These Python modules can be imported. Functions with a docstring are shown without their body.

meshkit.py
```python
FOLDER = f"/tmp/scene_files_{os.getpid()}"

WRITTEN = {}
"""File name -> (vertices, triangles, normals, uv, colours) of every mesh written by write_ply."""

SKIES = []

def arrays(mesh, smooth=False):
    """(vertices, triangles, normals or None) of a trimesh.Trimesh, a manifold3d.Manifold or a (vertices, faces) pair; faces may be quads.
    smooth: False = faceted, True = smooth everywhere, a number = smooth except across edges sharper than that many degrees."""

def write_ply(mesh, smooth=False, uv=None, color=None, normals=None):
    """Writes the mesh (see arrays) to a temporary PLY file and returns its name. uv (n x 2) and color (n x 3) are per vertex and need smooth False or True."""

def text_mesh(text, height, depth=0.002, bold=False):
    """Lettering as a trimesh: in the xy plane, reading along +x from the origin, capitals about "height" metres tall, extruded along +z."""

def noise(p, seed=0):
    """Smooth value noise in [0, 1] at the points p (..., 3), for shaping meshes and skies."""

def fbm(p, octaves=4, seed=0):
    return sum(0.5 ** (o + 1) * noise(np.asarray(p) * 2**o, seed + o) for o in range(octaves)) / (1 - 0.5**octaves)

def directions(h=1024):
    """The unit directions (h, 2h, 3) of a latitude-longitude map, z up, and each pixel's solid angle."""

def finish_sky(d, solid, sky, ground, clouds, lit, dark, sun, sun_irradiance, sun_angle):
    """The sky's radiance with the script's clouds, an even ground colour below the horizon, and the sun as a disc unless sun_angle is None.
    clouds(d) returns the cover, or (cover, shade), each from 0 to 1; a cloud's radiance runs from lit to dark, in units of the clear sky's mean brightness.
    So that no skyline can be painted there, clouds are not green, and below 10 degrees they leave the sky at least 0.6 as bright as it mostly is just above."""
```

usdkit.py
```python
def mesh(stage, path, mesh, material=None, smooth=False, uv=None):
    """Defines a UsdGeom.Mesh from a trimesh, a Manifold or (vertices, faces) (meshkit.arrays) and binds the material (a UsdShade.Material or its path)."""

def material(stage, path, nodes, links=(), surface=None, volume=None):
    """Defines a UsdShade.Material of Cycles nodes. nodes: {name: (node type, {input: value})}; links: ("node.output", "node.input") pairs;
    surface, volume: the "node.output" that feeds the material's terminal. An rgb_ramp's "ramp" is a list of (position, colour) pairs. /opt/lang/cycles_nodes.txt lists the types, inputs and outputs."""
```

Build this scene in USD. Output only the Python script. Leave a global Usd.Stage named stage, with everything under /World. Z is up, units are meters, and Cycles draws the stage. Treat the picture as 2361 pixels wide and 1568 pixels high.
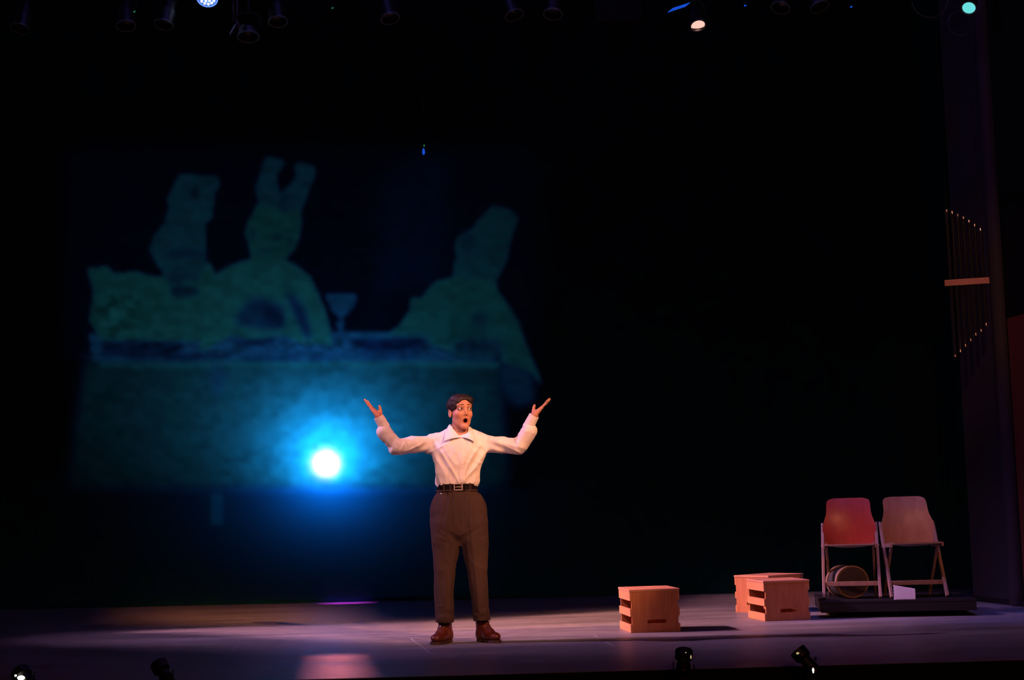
import math, random
import numpy as np, trimesh, manifold3d, shapely, usdkit, meshkit
from shapely.geometry import Polygon, box as sbox
from scipy.interpolate import PchipInterpolator
from scipy.ndimage import gaussian_filter
from pxr import Gf, Sdf, Usd, UsdGeom, UsdLux, UsdShade, Vt

random.seed(4)
rng = np.random.default_rng(4)
stage = Usd.Stage.CreateInMemory()
UsdGeom.SetStageUpAxis(stage, 'Z')
UsdGeom.SetStageMetersPerUnit(stage, 1.0)
UsdGeom.Xform.Define(stage, '/World')
UsdGeom.Scope.Define(stage, '/World/Looks')
PI = math.pi

# ------------------------------------------------------------------ camera, exposure
F, PITCH, ROLL, EYE = 3600.0, 0.1113, 0.0273, 0.8521
cam = UsdGeom.Camera.Define(stage, '/World/camera')
cam.CreateHorizontalApertureAttr(36.0)
cam.CreateFocalLengthAttr(36.0 * F / 2361.0)
cam.CreateClippingRangeAttr(Gf.Vec2f(0.1, 200.0))
_fw = np.array([0, math.cos(PITCH), math.sin(PITCH)])
_up = np.array([0, -math.sin(PITCH), math.cos(PITCH)])
_rt = np.array([1.0, 0, 0])
_r2 = math.cos(ROLL) * _rt - math.sin(ROLL) * _up
_u2 = math.sin(ROLL) * _rt + math.cos(ROLL) * _up
_m = np.eye(4); _m[0, :3] = _r2; _m[1, :3] = _u2; _m[2, :3] = -_fw; _m[3, :3] = [0, 0, EYE]
cam.AddTransformOp().Set(Gf.Matrix4d(*_m.ravel().tolist()))
cam.CreateExposureAttr(0.0)

# ------------------------------------------------------------------ stage lighting plan
# profile spotlights: name, lamp position, colour, power, lamp radius, pool of light on the stage floor
POOLS = [
    ('rose side spotlight in the left wing', (-8.3, 12.5, 6.9), (1.0, .42, .58), 2300, .007,
     [(-3.2, 12.72), (-2.3, 12.90), (-1.42, 12.90), (-.7, 12.9), (-.25, 13.09), (.85, 13.65), (1.4, 13.97), (2.02, 16.0), (2.95, 15.7), (3.5, 13.6), (3.4, 12.0), (2.2, 10.9), (.9, 10.75), (.3, 10.9), (-.6, 10.92), (-1.3, 11.1), (-1.75, 11.6), (-2.2, 12.1), (-2.7, 12.5)]),
    ('soft violet side spotlight high in the left wing', (-8.3, 11.3, 7.1), (.90, .45, 1.0), 1400, .030,
     [(-3.2, 12.6), (-1.3, 12.3), (.9, 12.4), (3.6, 13.6), (3.7, 10.6), (2.2, 9.9), (.4, 9.9), (-1.0, 10.8), (-3.2, 12.1)]),
    ('amber front spotlight above the right house', (4.6, 3.2, 6.2), (1.0, .40, .20), 2200, .010,
     [(-.95, 10.75), (.1, 10.85), (.42, 10.9), (.50, 12.0), (1.0, 13.2), (1.1, 13.8), (.85, 13.65), (-.25, 13.09), (-.8, 12.93), (-1.40, 12.95), (-1.75, 14.8), (-2.9, 14.2), (-2.4, 13.0), (-1.3, 11.8)]),
    ('orange front spotlight above the middle house', (1.9, 3.0, 6.4), (1.0, .31, .13), 2500, .009,
     [(-3.9, 16.45), (-1.93, 16.1), (-1.40, 13.06), (-3.4, 13.75)]),
    ('magenta top spotlight over the apron', (-1.06, 9.6, 6.6), (1.0, .25, .34), 1700, .007,
     [(-1.27, 10.1), (-1.07, 10.05), (-.84, 8.3), (-1.07, 8.3)]),
    ('violet top spotlight over the middle of the stage', (-1.1, 11.2, 6.6), (.9, .2, .8), 130, .03,
     [(-1.65, 13.2), (-1.30, 13.2), (-.9, 9.2), (-1.2, 9.2)]),
    ('small purple spotlight aimed at the foot of the screen', (-1.9, 13.5, 6.6), (.7, .05, 1.0), 3000, .006,
     [(-2.02, 16.35), (-1.55, 16.25), (-1.55, 16.0), (-1.9, 16.0)]),
    ('violet side spotlight aimed at the folding chairs', (-5.6, 10.2, 6.2), (.50, .27, 1.0), 520, .01,
     [(1.95, 11.9), (3.6, 11.0), (4.3, 12.6), (2.6, 14.0)]),
    ('rose front spotlight above the left house', (-4.4, 3.6, 6.2), (1.0, .48, .52), 520, .010,
     [(-.95, 10.75), (.1, 10.6), (1.9, 12.6), (2.1, 13.8), (1.4, 13.9), (.6, 13.52), (-.25, 13.05), (-.95, 12.5)]),
    ('amber top spotlight behind the performer', (.6, 9.3, 7.2), (1.0, .40, .14), 620, .004,
     [(-.75, 11.9), (.95, 11.9), (1.0, 13.68), (.85, 13.65), (-.25, 13.09), (-.75, 12.95)]),
    ('amber side spotlight aimed at the wooden crates', (-8.2, 14.0, 5.6), (1.0, .42, .10), 1300, .012,
     [(.35, 10.95), (1.3, 11.1), (2.4, 11.8), (2.7, 13.1), (1.9, 13.7), (.45, 11.9)]),
    ('amber front spotlight aimed at the folding chairs', (3.4, 2.5, 5.8), (1.0, .36, .17), 330, .012,
     [(1.7, 12.6), (3.7, 12.3), (3.9, 14.4), (1.6, 14.6)]),
    ('faint amber spotlight aimed at the hanging pipes', (1.5, 3.0, 5.5), (1.0, .42, .24), 420, .012,
     [(4.6, 18.3), (5.5, 17.9), (7.6, 26.5), (6.4, 27.5)]),
    ('blue top spotlight over the rolling platform', (2.6, 10.4, 7.0), (.08, .14, 1.0), 160, .02,
     [(1.7, 11.6), (4.2, 10.9), (4.4, 13.6), (1.9, 14.0)]),
]
# open washes: position, colour, power, radius
WASHES = [
    ('amber_balcony_wash', (1.6, -1.5, 3.0), (1.0, .29, .13), 150, .25),
    ('blue_overhead_wash', (-1.0, 9.5, 7.2), (.16, .16, 1.0), 42, .4),
    ('violet_wing_wash', (2.4, 9.0, 6.8), (.7, .3, 1.0), 12, .3),
]
PROJECTOR_AT = (752, 1070)   # where the glare sits in the picture: the lens stands behind that place of the cloth

PROJ_COLOR, PROJ_POWER = (.30, .34, 1.0), 54

# ------------------------------------------------------------------ helpers
_names = {}
def fresh(parent, name):
    k = (parent, name); n = _names.get(k, 0); _names[k] = n + 1
    return f'{parent}/{name}' + (f'_{n:03d}' if n else '')

def keys(p, **kw):
    for k, v in kw.items():
        if v: p.SetCustomDataByKey(k, v)

def thing(name, label, cat, loc=(0, 0, 0), rz=0.0, group=None, kind=None, mat=None):
    x = UsdGeom.Xform.Define(stage, fresh('/World', name))
    if mat is not None:
        x.AddTransformOp().Set(Gf.Matrix4d(*np.asarray(mat, float).T.ravel().tolist()))
    else:
        x.AddTranslateOp().Set(Gf.Vec3d(*map(float, loc)))
        if rz: x.AddRotateZOp().Set(math.degrees(rz))
    keys(x.GetPrim(), label=label, category=cat, group=group, kind=kind)
    return str(x.GetPath())

def part(parent, name, mesh, mat, smooth=30, label=None, color=None, kind=None):
    path = fresh(parent, name)
    if color is not None: smooth = True
    m = usdkit.mesh(stage, path, mesh, LOOK[mat], smooth=smooth)
    if color is not None:
        UsdGeom.PrimvarsAPI(m).CreatePrimvar('tint', Sdf.ValueTypeNames.Color3fArray, 'vertex').Set(Vt.Vec3fArray.FromNumpy(np.asarray(color, np.float32)))
    keys(m.GetPrim(), label=label, kind=kind)
    return path

def solo(name, mesh, mat, label, cat, smooth=30, group=None, kind=None):
    p = part('/World', name, mesh, mat, smooth)
    keys(stage.GetPrimAtPath(p), label=label, category=cat, group=group, kind=kind)
    return p

def structure(name, mesh, mat, label=None):
    p = part('/World', name, mesh, mat, False)
    keys(stage.GetPrimAtPath(p), kind='structure', label=label, category=name.split('_')[0])
    return p

def cat(*ms): return trimesh.util.concatenate([m for m in ms])
def bx(sx, sy, sz, c=(0, 0, 0), bev=0.0, R=None):
    if bev > 0:
        s = manifold3d.Manifold.cube((sx - 2 * bev, sy - 2 * bev, sz - 2 * bev), True)
        o = manifold3d.Manifold.sphere(bev, 8)
        pts = np.array([(a, b, d) for a in (-1, 1) for b in (-1, 1) for d in (-1, 1)], float) * (np.array([sx, sy, sz]) / 2 - bev)
        mm = manifold3d.Manifold.batch_hull([o.translate(tuple(p)) for p in pts]).to_mesh()
        m = trimesh.Trimesh(np.array(mm.vert_properties[:, :3]), np.array(mm.tri_verts), process=False)
    else:
        m = trimesh.creation.box((sx, sy, sz))
    if R is not None: m.apply_transform(R)
    m.apply_translation(c)
    return m
def rotm(angle, axis): return trimesh.transformations.rotation_matrix(angle, axis)
def frame(x, y, z, o=(0, 0, 0)):
    m = np.eye(4); m[:3, 0] = x; m[:3, 1] = y; m[:3, 2] = z; m[:3, 3] = o; return m
def unit(v): v = np.asarray(v, float); return v / np.linalg.norm(v)
def along(a, b):
    """matrix whose z runs from a towards b, origin a"""
    z = unit(np.subtract(b, a)); x = np.cross([0, 1, 0] if abs(z[1]) < .9 else [1, 0, 0], z); x = unit(x)
    return frame(x, np.cross(z, x), z, a)
def bar(a, b, w, t, bev=0.0, side=(1, 0, 0)):
    """rectangular bar from a to b; w along SIDE, t across"""
    a, b = np.asarray(a, float), np.asarray(b, float); z = unit(b - a)
    x = unit(np.asarray(side, float) - np.dot(side, z) * z); y = np.cross(z, x)
    m = bx(w, t, np.linalg.norm(b - a), bev=bev)
    m.apply_transform(frame(x, y, z, (a + b) / 2)); return m
def rod(a, b, r, n=14):
    m = trimesh.creation.cylinder(r, np.linalg.norm(np.subtract(b, a)), sections=n)
    m.apply_translation((0, 0, np.linalg.norm(np.subtract(b, a)) / 2)); m.apply_transform(along(a, b)); return m
def tube(pts, r, n=8):
    p = np.asarray(pts, float); t = np.gradient(p, axis=0); t /= np.linalg.norm(t, axis=1, keepdims=True)
    ref = np.array([0, 0, 1.0]) if abs(t[:, 2]).mean() < .8 else np.array([1.0, 0, 0])
    a = np.cross(t, ref); a /= np.linalg.norm(a, axis=1, keepdims=True) + 1e-9; b = np.cross(t, a)
    ang = np.arange(n) * 2 * PI / n
    r = np.broadcast_to(r, (len(p),))
    v = (p[:, None] + r[:, None, None] * (np.cos(ang)[None, :, None] * a[:, None] + np.sin(ang)[None, :, None] * b[:, None])).reshape(-1, 3)
    i, j = np.meshgrid(np.arange(len(p) - 1), np.arange(n), indexing='ij')
    q = np.stack([i * n + j, i * n + (j + 1) % n, (i + 1) * n + (j + 1) % n, (i + 1) * n + j], -1).reshape(-1, 4)
    f = np.vstack([q[:, [0, 2, 1]], q[:, [0, 3, 2]]])
    c0, c1 = len(v), len(v) + 1
    v = np.vstack([v, p[:1], p[-1:]]); k = np.arange(n)
    f = np.vstack([f, np.stack([np.full(n, c0), k, (k + 1) % n], 1), np.stack([np.full(n, c1), (len(p) - 1) * n + (k + 1) % n, (len(p) - 1) * n + k], 1)])
    m = trimesh.Trimesh(v, f, process=False); m.fix_normals(); return m
def lathe(prof, n=32):
    m = trimesh.creation.revolve(np.asarray(prof, float), sections=n); m.fix_normals(); return m
def extrude(poly, h): return trimesh.creation.extrude_polygon(poly, h, engine='earcut')
def moved(m, T): m = m.copy(); m.apply_transform(T); return m

# ------------------------------------------------------------------ materials
LOOK = {}
def mat(name, color, rough=.5, metal=0.0, spec=.5, **kw):
    LOOK[name] = usdkit.material(stage, f'/World/Looks/{name}', {'p': ('principled_bsdf', dict(base_color=color, roughness=rough, metallic=metal, specular_ior_level=spec, **kw))}, surface='p.BSDF')
def emit(name, color, strength):
    LOOK[name] = usdkit.material(stage, f'/World/Looks/{name}', {'e': ('emission', dict(color=color, strength=strength))}, surface='e.emission')
def grain(name, dark, light, scale=(4, 4, 40), rough=.45, bump=.15, spec=.4, extra=None, detail=4.0, dist=1.2):
    """streaky or mottled two-tone surface"""
    LOOK[name] = usdkit.material(stage, f'/World/Looks/{name}', {
        'c': ('texture_coordinate', {}), 'm': ('mapping', dict(scale=scale)),
        'n': ('noise_texture', dict(scale=1.0, detail=detail, roughness=.6, distortion=dist)),
        'r': ('rgb_ramp', dict(ramp=[(.25, dark), (.5, tuple((np.array(dark) + light) / 2)), (.75, light)])),
        'b': ('bump', dict(strength=bump, distance=.003)),
        'p': ('principled_bsdf', dict(roughness=rough, specular_ior_level=spec))},
        [('c.object', 'm.vector'), ('m.vector', 'n.vector'), ('n.fac', 'r.fac'), ('r.color', 'p.base_color'), ('n.fac', 'b.height'), ('b.normal', 'p.normal')], surface='p.BSDF')

mat('black_metal', (.0025, .0022, .0022), .5, spec=.3)
mat('black_cloth', (.004, .004, .004), .9, spec=.1)
mat('black_paint', (.006, .005, .006), .6, spec=.3)
mat('steel', (.55, .52, .50), .3, 1.0)
mat('chrome', (.75, .70, .66), .38, 1.0)
mat('wall_black', (.004, .004, .004), .9, spec=.1)
mat('wing_panel', (.030, .026, .034), .75, spec=.2)
mat('red_trim', (.12, .02, .008), .6)
# stage floor: scuffed dark painted boards, a little glossy
LOOK['floor'] = usdkit.material(stage, '/World/Looks/floor', {
    'c': ('geometry', {}), 'm': ('mapping', dict(scale=(.55, 3.2, 1))), 'm2': ('mapping', dict(scale=(9, 22, 1))),
    'n': ('noise_texture', dict(scale=1.0, detail=6.0, roughness=.62)), 'n2': ('noise_texture', dict(scale=1.0, detail=4.0, roughness=.7)),
    'mx': ('mix_float', dict(fac=.4)),
    'r': ('rgb_ramp', dict(ramp=[(.30, (.105, .096, .096)), (.5, (.18, .166, .163)), (.72, (.30, .278, .27))])),
    'rr': ('map_range', dict(from_min=.3, from_max=.7, to_min=.30, to_max=.50)),
    'b': ('bump', dict(strength=.12, distance=.002)),
    'p': ('principled_bsdf', dict(specular_ior_level=.09))},
    [('c.position', 'm.vector'), ('c.position', 'm2.vector'), ('m.vector', 'n.vector'), ('m2.vector', 'n2.vector'), ('n.fac', 'mx.a'), ('n2.fac', 'mx.b'),
     ('mx.result', 'r.fac'), ('r.color', 'p.base_color'), ('n.fac', 'rr.value'), ('rr.result', 'p.roughness'), ('n2.fac', 'b.height'), ('b.normal', 'p.normal')], surface='p.BSDF')
# rear projection cloth: black to light from the front, scatters the projector's light forwards
LOOK['screen'] = usdkit.material(stage, '/World/Looks/screen', {
    'a': ('refraction_bsdf', dict(color=(.01, .64, .86), roughness=.615, IOR=1.5)),
    'core': ('refraction_bsdf', dict(color=(.23, .19, .17), roughness=.275, IOR=1.5, distribution='beckmann')),
    't': ('translucent_bsdf', dict(color=(.06, .66, .56))),
    'd': ('diffuse_bsdf', dict(color=(.0035, .0035, .004))),
    's0': ('add_closure', {}), 's1': ('add_closure', {}), 's2': ('add_closure', {})},
    [('a.BSDF', 's0.closure1'), ('core.BSDF', 's0.closure2'), ('s0.closure', 's1.closure1'), ('t.BSDF', 's1.closure2'), ('s1.closure', 's2.closure1'), ('d.BSDF', 's2.closure2')], surface='s2.closure')
LOOK['slide'] = usdkit.material(stage, '/World/Looks/slide', {'a': ('attribute', dict(attribute='tint')), 't': ('transparent_bsdf', {})}, [('a.color', 't.color')], surface='t.BSDF')
LOOK['skin'] = usdkit.material(stage, '/World/Looks/skin', {
    'a': ('attribute', dict(attribute='tint')),
    'p': ('principled_bsdf', dict(roughness=.5, specular_ior_level=.35, subsurface_weight=.12, subsurface_scale=.006, subsurface_radius=(1, .35, .2)))},
    [('a.color', 'p.base_color')], surface='p.BSDF')
LOOK['eye'] = usdkit.material(stage, '/World/Looks/eye', {'a': ('attribute', dict(attribute='tint')), 'p': ('principled_bsdf', dict(roughness=.12))}, [('a.color', 'p.base_color')], surface='p.BSDF')
grain('crate_wood', (.40, .135, .050), (.56, .215, .085), (26, 26, 3), rough=.5)
grain('crate_wood_top', (.46, .20, .10), (.60, .28, .14), (3, 30, 30), rough=.5)
grain('crate_wood_slat', (.52, .22, .085), (.64, .29, .12), (30, 3, 30), rough=.5)
grain('crate_inside', (.22, .08, .035), (.30, .12, .05), (20, 20, 4), rough=.7)
grain('chair_red', (.30, .034, .018), (.40, .052, .025), (22, 22, 4), rough=.35, bump=.05)
grain('chair_tan', (.30, .135, .065), (.46, .235, .125), (9, 9, 3), rough=.4, bump=.05)
grain('chair_frame', (.20, .115, .075), (.29, .175, .12), (24, 24, 4), rough=.4)
mat('shirt', (.78, .74, .70), .8, spec=.2, sheen_weight=.1)
mat('shirt_collar', (.80, .76, .73), .8, spec=.2)
grain('trousers', (.036, .021, .017), (.052, .030, .024), (160, 160, 160), rough=.9, bump=.1, spec=.15, detail=2.0, dist=0.0)
mat('belt', (.010, .008, .009), .18)
mat('boot', (.085, .016, .008), .30)
mat('boot_sole', (.045, .020, .012), .6)
mat('lace', (.03, .012, .010), .7)
mat('hair', (.017, .008, .009), .55, spec=.35)
mat('brow', (.05, .025, .02), .8)
mat('drum_face', (.07, .055, .065), .75, spec=.2)
mat('drum_rim', (.24, .15, .09), .5)
mat('drum_shell', (.028, .022, .024), .6)
mat('carton', (.82, .78, .78), .6, spec=.2)
mat('pipe_glass', (.012, .011, .013), .08, spec=.6)
mat('pipe_cap', (.42, .36, .36), .25, 1.0)
mat('pipe_bar', (.36, .13, .08), .6)
mat('tape', (.30, .28, .30), .6)
mat('lens_dark', (.012, .016, .016), .15)
mat('gel_frame', (.035, .06, .055), .5)
emit('led_white', (.62, .72, 1.0), 9.0)
emit('led_blue', (.10, .22, 1.0), 1.6)
emit('salmon_lit', (1.0, .48, .40), 1.25)
emit('teal_lit', (.16, .78, .78), .95)
emit('teal_hot', (.8, 1.0, 1.0), 4.0)
emit('vent_lit', (1.0, .95, .70), 6.0)
emit('vent_warm', (1.0, .72, .35), .45)
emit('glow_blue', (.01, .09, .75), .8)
emit('glow_green', (.02, .30, .10), .5)

# ------------------------------------------------------------------ the setting
def slab(pts, z0, z1):
    m = extrude(Polygon(pts), z1 - z0); m.apply_translation((0, 0, z0)); return m
structure('floor', slab([(-9, 8.56), (9, 8.56), (9, 21.5), (-9, 21.5)], -.06, 0.0), 'floor', 'dark scuffed glossy stage floor')
structure('trim_1', bx(18, .04, 1.06, (0, 8.545, -.532)), 'wall_black', 'black stage front below the floor edge')
structure('trim_2', bx(18, .62, .03, (0, 8.24, -.185)), 'wall_black', 'black footlight shelf along the stage front')
structure('floor_house', bx(18, 14.2, .05, (0, 1.46, -1.1)), 'wall_black', 'dark auditorium floor')
structure('wall_left', bx(.1, 26, 10.2, (-9.05, 8.5, 4.0)), 'wall_black', 'black left side of the hall')
structure('wall_right', bx(.1, 26, 10.2, (9.05, 8.5, 4.0)), 'wall_black', 'black right side of the hall')
structure('wall_back', bx(18, .1, 10.2, (0, 21.55, 4.0)), 'wall_black', 'black back wall behind the screen')
structure('ceiling', bx(18, 26, .1, (0, 8.5, 9.1)), 'wall_black', 'black ceiling above the rig')

# rear projection screen across the back of the stage: single cloth
def SY(x): return 16.17 - .085 * x
_nx = 60
_xs = np.linspace(-7.6, 7.6, _nx)
_v = np.array([(x, SY(x), z) for x in _xs for z in (0.004, 7.4)])
_f = np.array([[2 * i, 2 * i + 2, 2 * i + 3, 2 * i + 1] for i in range(_nx - 1)])
scr = thing('projection_screen', 'huge black projection cloth behind the performer, with faint teal picture and white glare', 'screen')
part(scr, 'cloth', (_v, _f), 'screen', False)
part(scr, 'hem_pipe', rod((-7.6, SY(-7.6) + .05, .03), (7.6, SY(7.6) + .05, .03), .024), 'black_metal')

# right-hand wing: dark masking flat running up and down stage, with rounded edge post
wing = thing('masking_flat', 'tall dark violet masking flat along the right edge of the stage', 'stage flat', (0, 0, 0))
part(wing, 'panel', slab([(3.95, 13.75), (4.045, 12.98), (4.12, 12.99), (4.03, 13.78)], .01, 7.5), 'wing_panel', False)
_post = trimesh.creation.cylinder(.065, 7.49, sections=40); _post.apply_translation((4.075, 12.93, 3.755))
part(wing, 'edge_post', _post, 'wing_panel', 40)
part(wing, 'panel', slab([(4.10, 12.90), (4.19, 11.9), (4.26, 11.9), (4.17, 12.93)], .01, 7.5), 'black_cloth', False)
part(wing, 'toe_rail', slab([(3.93, 13.75), (4.11, 12.5), (4.125, 12.5), (3.95, 13.76)], 0, .045), 'black_paint', False)
part(wing, 'side_strip', slab([(4.095, 12.82), (4.13, 12.5), (4.16, 12.5), (4.12, 12.84)], .05, 2.35), 'red_trim', False)

# ------------------------------------------------------------------ projector behind the cloth, with its slide
def screen_point(px, py):
    """point of the cloth's plane for a place in the picture that is projected on it (picture laid out on a 3 px raster)"""
    u0, v0 = px - 1180.5, py - 784
    u = u0 * math.cos(ROLL) - v0 * math.sin(ROLL); v = u0 * math.sin(ROLL) + v0 * math.cos(ROLL)
    d = np.stack([u / F, math.cos(PITCH) + v / F * math.sin(PITCH), math.sin(PITCH) - v / F * math.cos(PITCH)], -1)
    t = 16.17 / (d[..., 1] + .085 * d[..., 0])
    return d * t[..., None] + [0, 0, EYE]

def picture():
    """what is projected: three seated people with tall ear-shaped hats at a long cloth-covered table"""
    X, Y = np.meshgrid(np.arange(-60, 1521, 4.0), np.arange(120, 1441, 4.0))
    bright = np.zeros_like(X); teal = np.zeros_like(X)
    def put(pts, val, org=None, sc=1.0, t=1.0, soft=0):
        nonlocal bright, teal
        p = np.array(pts, float)
        if org: p = np.array(org) + p / sc
        m = shapely.contains_xy(Polygon(p).buffer(0), X, Y).astype(float)
        if soft: m = gaussian_filter(m, soft)
        bright = bright * (1 - m) + val * m; teal = teal * (1 - m) + t * m
    def ell(cx, cy, rx, ry, val, t=.5, soft=1.0):
        a = np.linspace(0, 2 * PI, 24)
        put(np.stack([cx + rx * np.cos(a), cy + ry * np.sin(a)], 1), val, t=t, soft=soft)
    put([(150, 340), (1230, 340), (1240, 1126), (158, 1126)], .024, t=.0, soft=5)
    put([(880, 420), (975, 345), (1040, 380), (1020, 640), (870, 690)], .065, t=.0, soft=5)
    A, B, C = (140, 340), (440, 340), (860, 420); s = 3.014
    # table
    put([(195, 832), (1150, 828), (1172, 1126), (158, 1126)], .60, t=.75, soft=2.5)
    bright = np.where(Y > 826, bright / .60 * ((.035 + .07 * np.exp(-((Y - 880) / 120) ** 2)) + .42 * np.exp(-((X - 720) / 360) ** 2 - ((Y - 960) / 190) ** 2)), bright)
    put([(205, 770), (1100, 765), (1140, 832), (215, 836)], .40, t=.4)
    # left sitter
    put([(180, 835), (330, 830), (370, 880), (520, 860), (620, 890), (690, 900), (760, 850), (1040, 800), (1070, 880), (1070, 950), (1060, 1100), (1060, 1350), (280, 1340), (200, 1200), (230, 1000)], .46, A, s)
    put([(830, 185), (1090, 205), (1110, 260), (1070, 310), (1055, 480), (1000, 540), (1010, 700), (1010, 830), (950, 920), (880, 900), (800, 1050), (770, 1010), (720, 880), (680, 830), (610, 700), (630, 680), (650, 610), (720, 530), (750, 430), (745, 350)], .34, A, s, t=.75)
    ell(448, 447, 9, 13, .08); ell(430, 584, 44, 10, .20, t=.4); ell(420, 640, 40, 8, .22); ell(425, 672, 34, 14, .16)
    # middle sitter
    put([(370, 785), (430, 780), (650, 775), (760, 840), (830, 900), (880, 1010), (930, 1120), (970, 1270), (985, 1375), (840, 1372), (760, 1360), (640, 1300), (420, 1340), (280, 1300), (120, 1400), (60, 1400), (100, 1100), (130, 930), (160, 890), (260, 830)], .50, B, s)
    put([(480, 370), (400, 510), (372, 600), (405, 680), (420, 790), (520, 800), (655, 780), (720, 710), (750, 640), (772, 520), (760, 430), (640, 380)], .38, B, s)
    put([(525, 60), (640, 85), (655, 110), (615, 165), (590, 200), (600, 250), (625, 330), (640, 300), (700, 255), (735, 190), (715, 115), (760, 105), (860, 130), (868, 185), (835, 250), (800, 360), (760, 450), (480, 400), (445, 290), (470, 220), (500, 120)], .32, B, s, t=.7)
    ell(640, 548, 10, 7, .18); ell(668, 552, 8, 6, .18); ell(612, 578, 16, 5, .20); ell(584, 540, 5, 16, .16); ell(655, 470, 12, 26, .24)
    put([(655, 1000), (720, 1030), (790, 1120), (840, 1320), (800, 1335), (720, 1170)], .17, B, s, t=.1, soft=1.2)
    put([(420, 1040), (520, 1050), (640, 1100), (650, 1240), (560, 1270), (310, 1230), (330, 1150)], .22, B, s, t=.3, soft=1.6)
    put([(500, 1110), (560, 1100), (640, 1160), (640, 1250), (560, 1230)], .12, B, s, t=.1, soft=1.0)
    # goblet
    put([(935, 1030), (960, 1020), (1140, 1020), (1155, 1040), (1130, 1110), (1080, 1150), (1045, 1200), (1070, 1215), (1060, 1240), (1050, 1270), (1090, 1335), (1000, 1340), (1030, 1270), (1010, 1225), (1040, 1190), (975, 1120)], .40, B, s, t=.4)
    # right sitter
    put([(830, 160), (950, 190), (1010, 250), (960, 390), (930, 540), (880, 640), (850, 690), (560, 690), (555, 600), (580, 520), (570, 430), (590, 380), (690, 330), (740, 250)], .36, C, s, t=.8)
    put([(560, 660), (440, 690), (380, 750), (330, 810), (270, 795), (252, 850), (265, 880), (185, 1000), (95, 1052), (90, 1080), (340, 1090), (600, 1210), (850, 1215), (870, 1150), (900, 1260), (1105, 1330), (1180, 1420), (1110, 1240), (1060, 1120), (1010, 980), (950, 870), (870, 760), (850, 680)], .44, C, s)
    put([(840, 1010), (860, 1200), (880, 1300), (930, 1500), (1010, 1560), (1120, 1500), (1100, 1320), (900, 1250)], .24, C, s, t=.4, soft=2)
    ell(1106, 736, 18, 16, .20, soft=2); ell(1080, 560, 14, 26, .22, soft=2); ell(1100, 800, 60, 16, .18, t=.2, soft=3)
    # table edge, dark gaps and clutter
    put([(232, 786), (418, 789), (432, 800), (400, 812), (560, 822), (430, 830), (238, 822)], .12, t=.1, soft=1.0)
    put([(530, 783), (640, 784), (620, 798), (560, 800)], .18, t=.1, soft=1.0)
    put([(798, 778), (985, 778), (975, 806), (838, 812)], .13, t=.0, soft=1.0)
    put([(800, 770), (1000, 768), (1000, 775), (800, 777)], .55, t=.6, soft=.7)
    put([(560, 826), (690, 826), (690, 834), (560, 834)], .20, t=.1, soft=1.0); put([(715, 826), (760, 824), (762, 832), (715, 834)], .22, t=.1, soft=1.0)
    put([(840, 818), (960, 816), (960, 824), (840, 828)], .30, t=.1, soft=1.0)
    put([(228, 837), (1150, 833), (1150, 845), (228, 848)], .52, t=.9, soft=.8)
    put([(488, 840), (520, 840), (512, 905), (494, 920)], .40, t=.3, soft=2.5)
    bright = gaussian_filter(bright, .7); teal = gaussian_filter(teal, .8)
    P = np.stack([X * .02, Y * .03, 0 * X], -1)
    bright *= .55 + .9 * meshkit.fbm(P * 2.2, 4, 5)
    clutter = np.clip((meshkit.fbm(np.stack([X * .055, Y * .12, 0 * X], -1), 3, 9) - .5) * 5, -1, 1) * np.exp(-((Y - 800) / 24) ** 2) * (X > 210) * (X < 1100)
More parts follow.
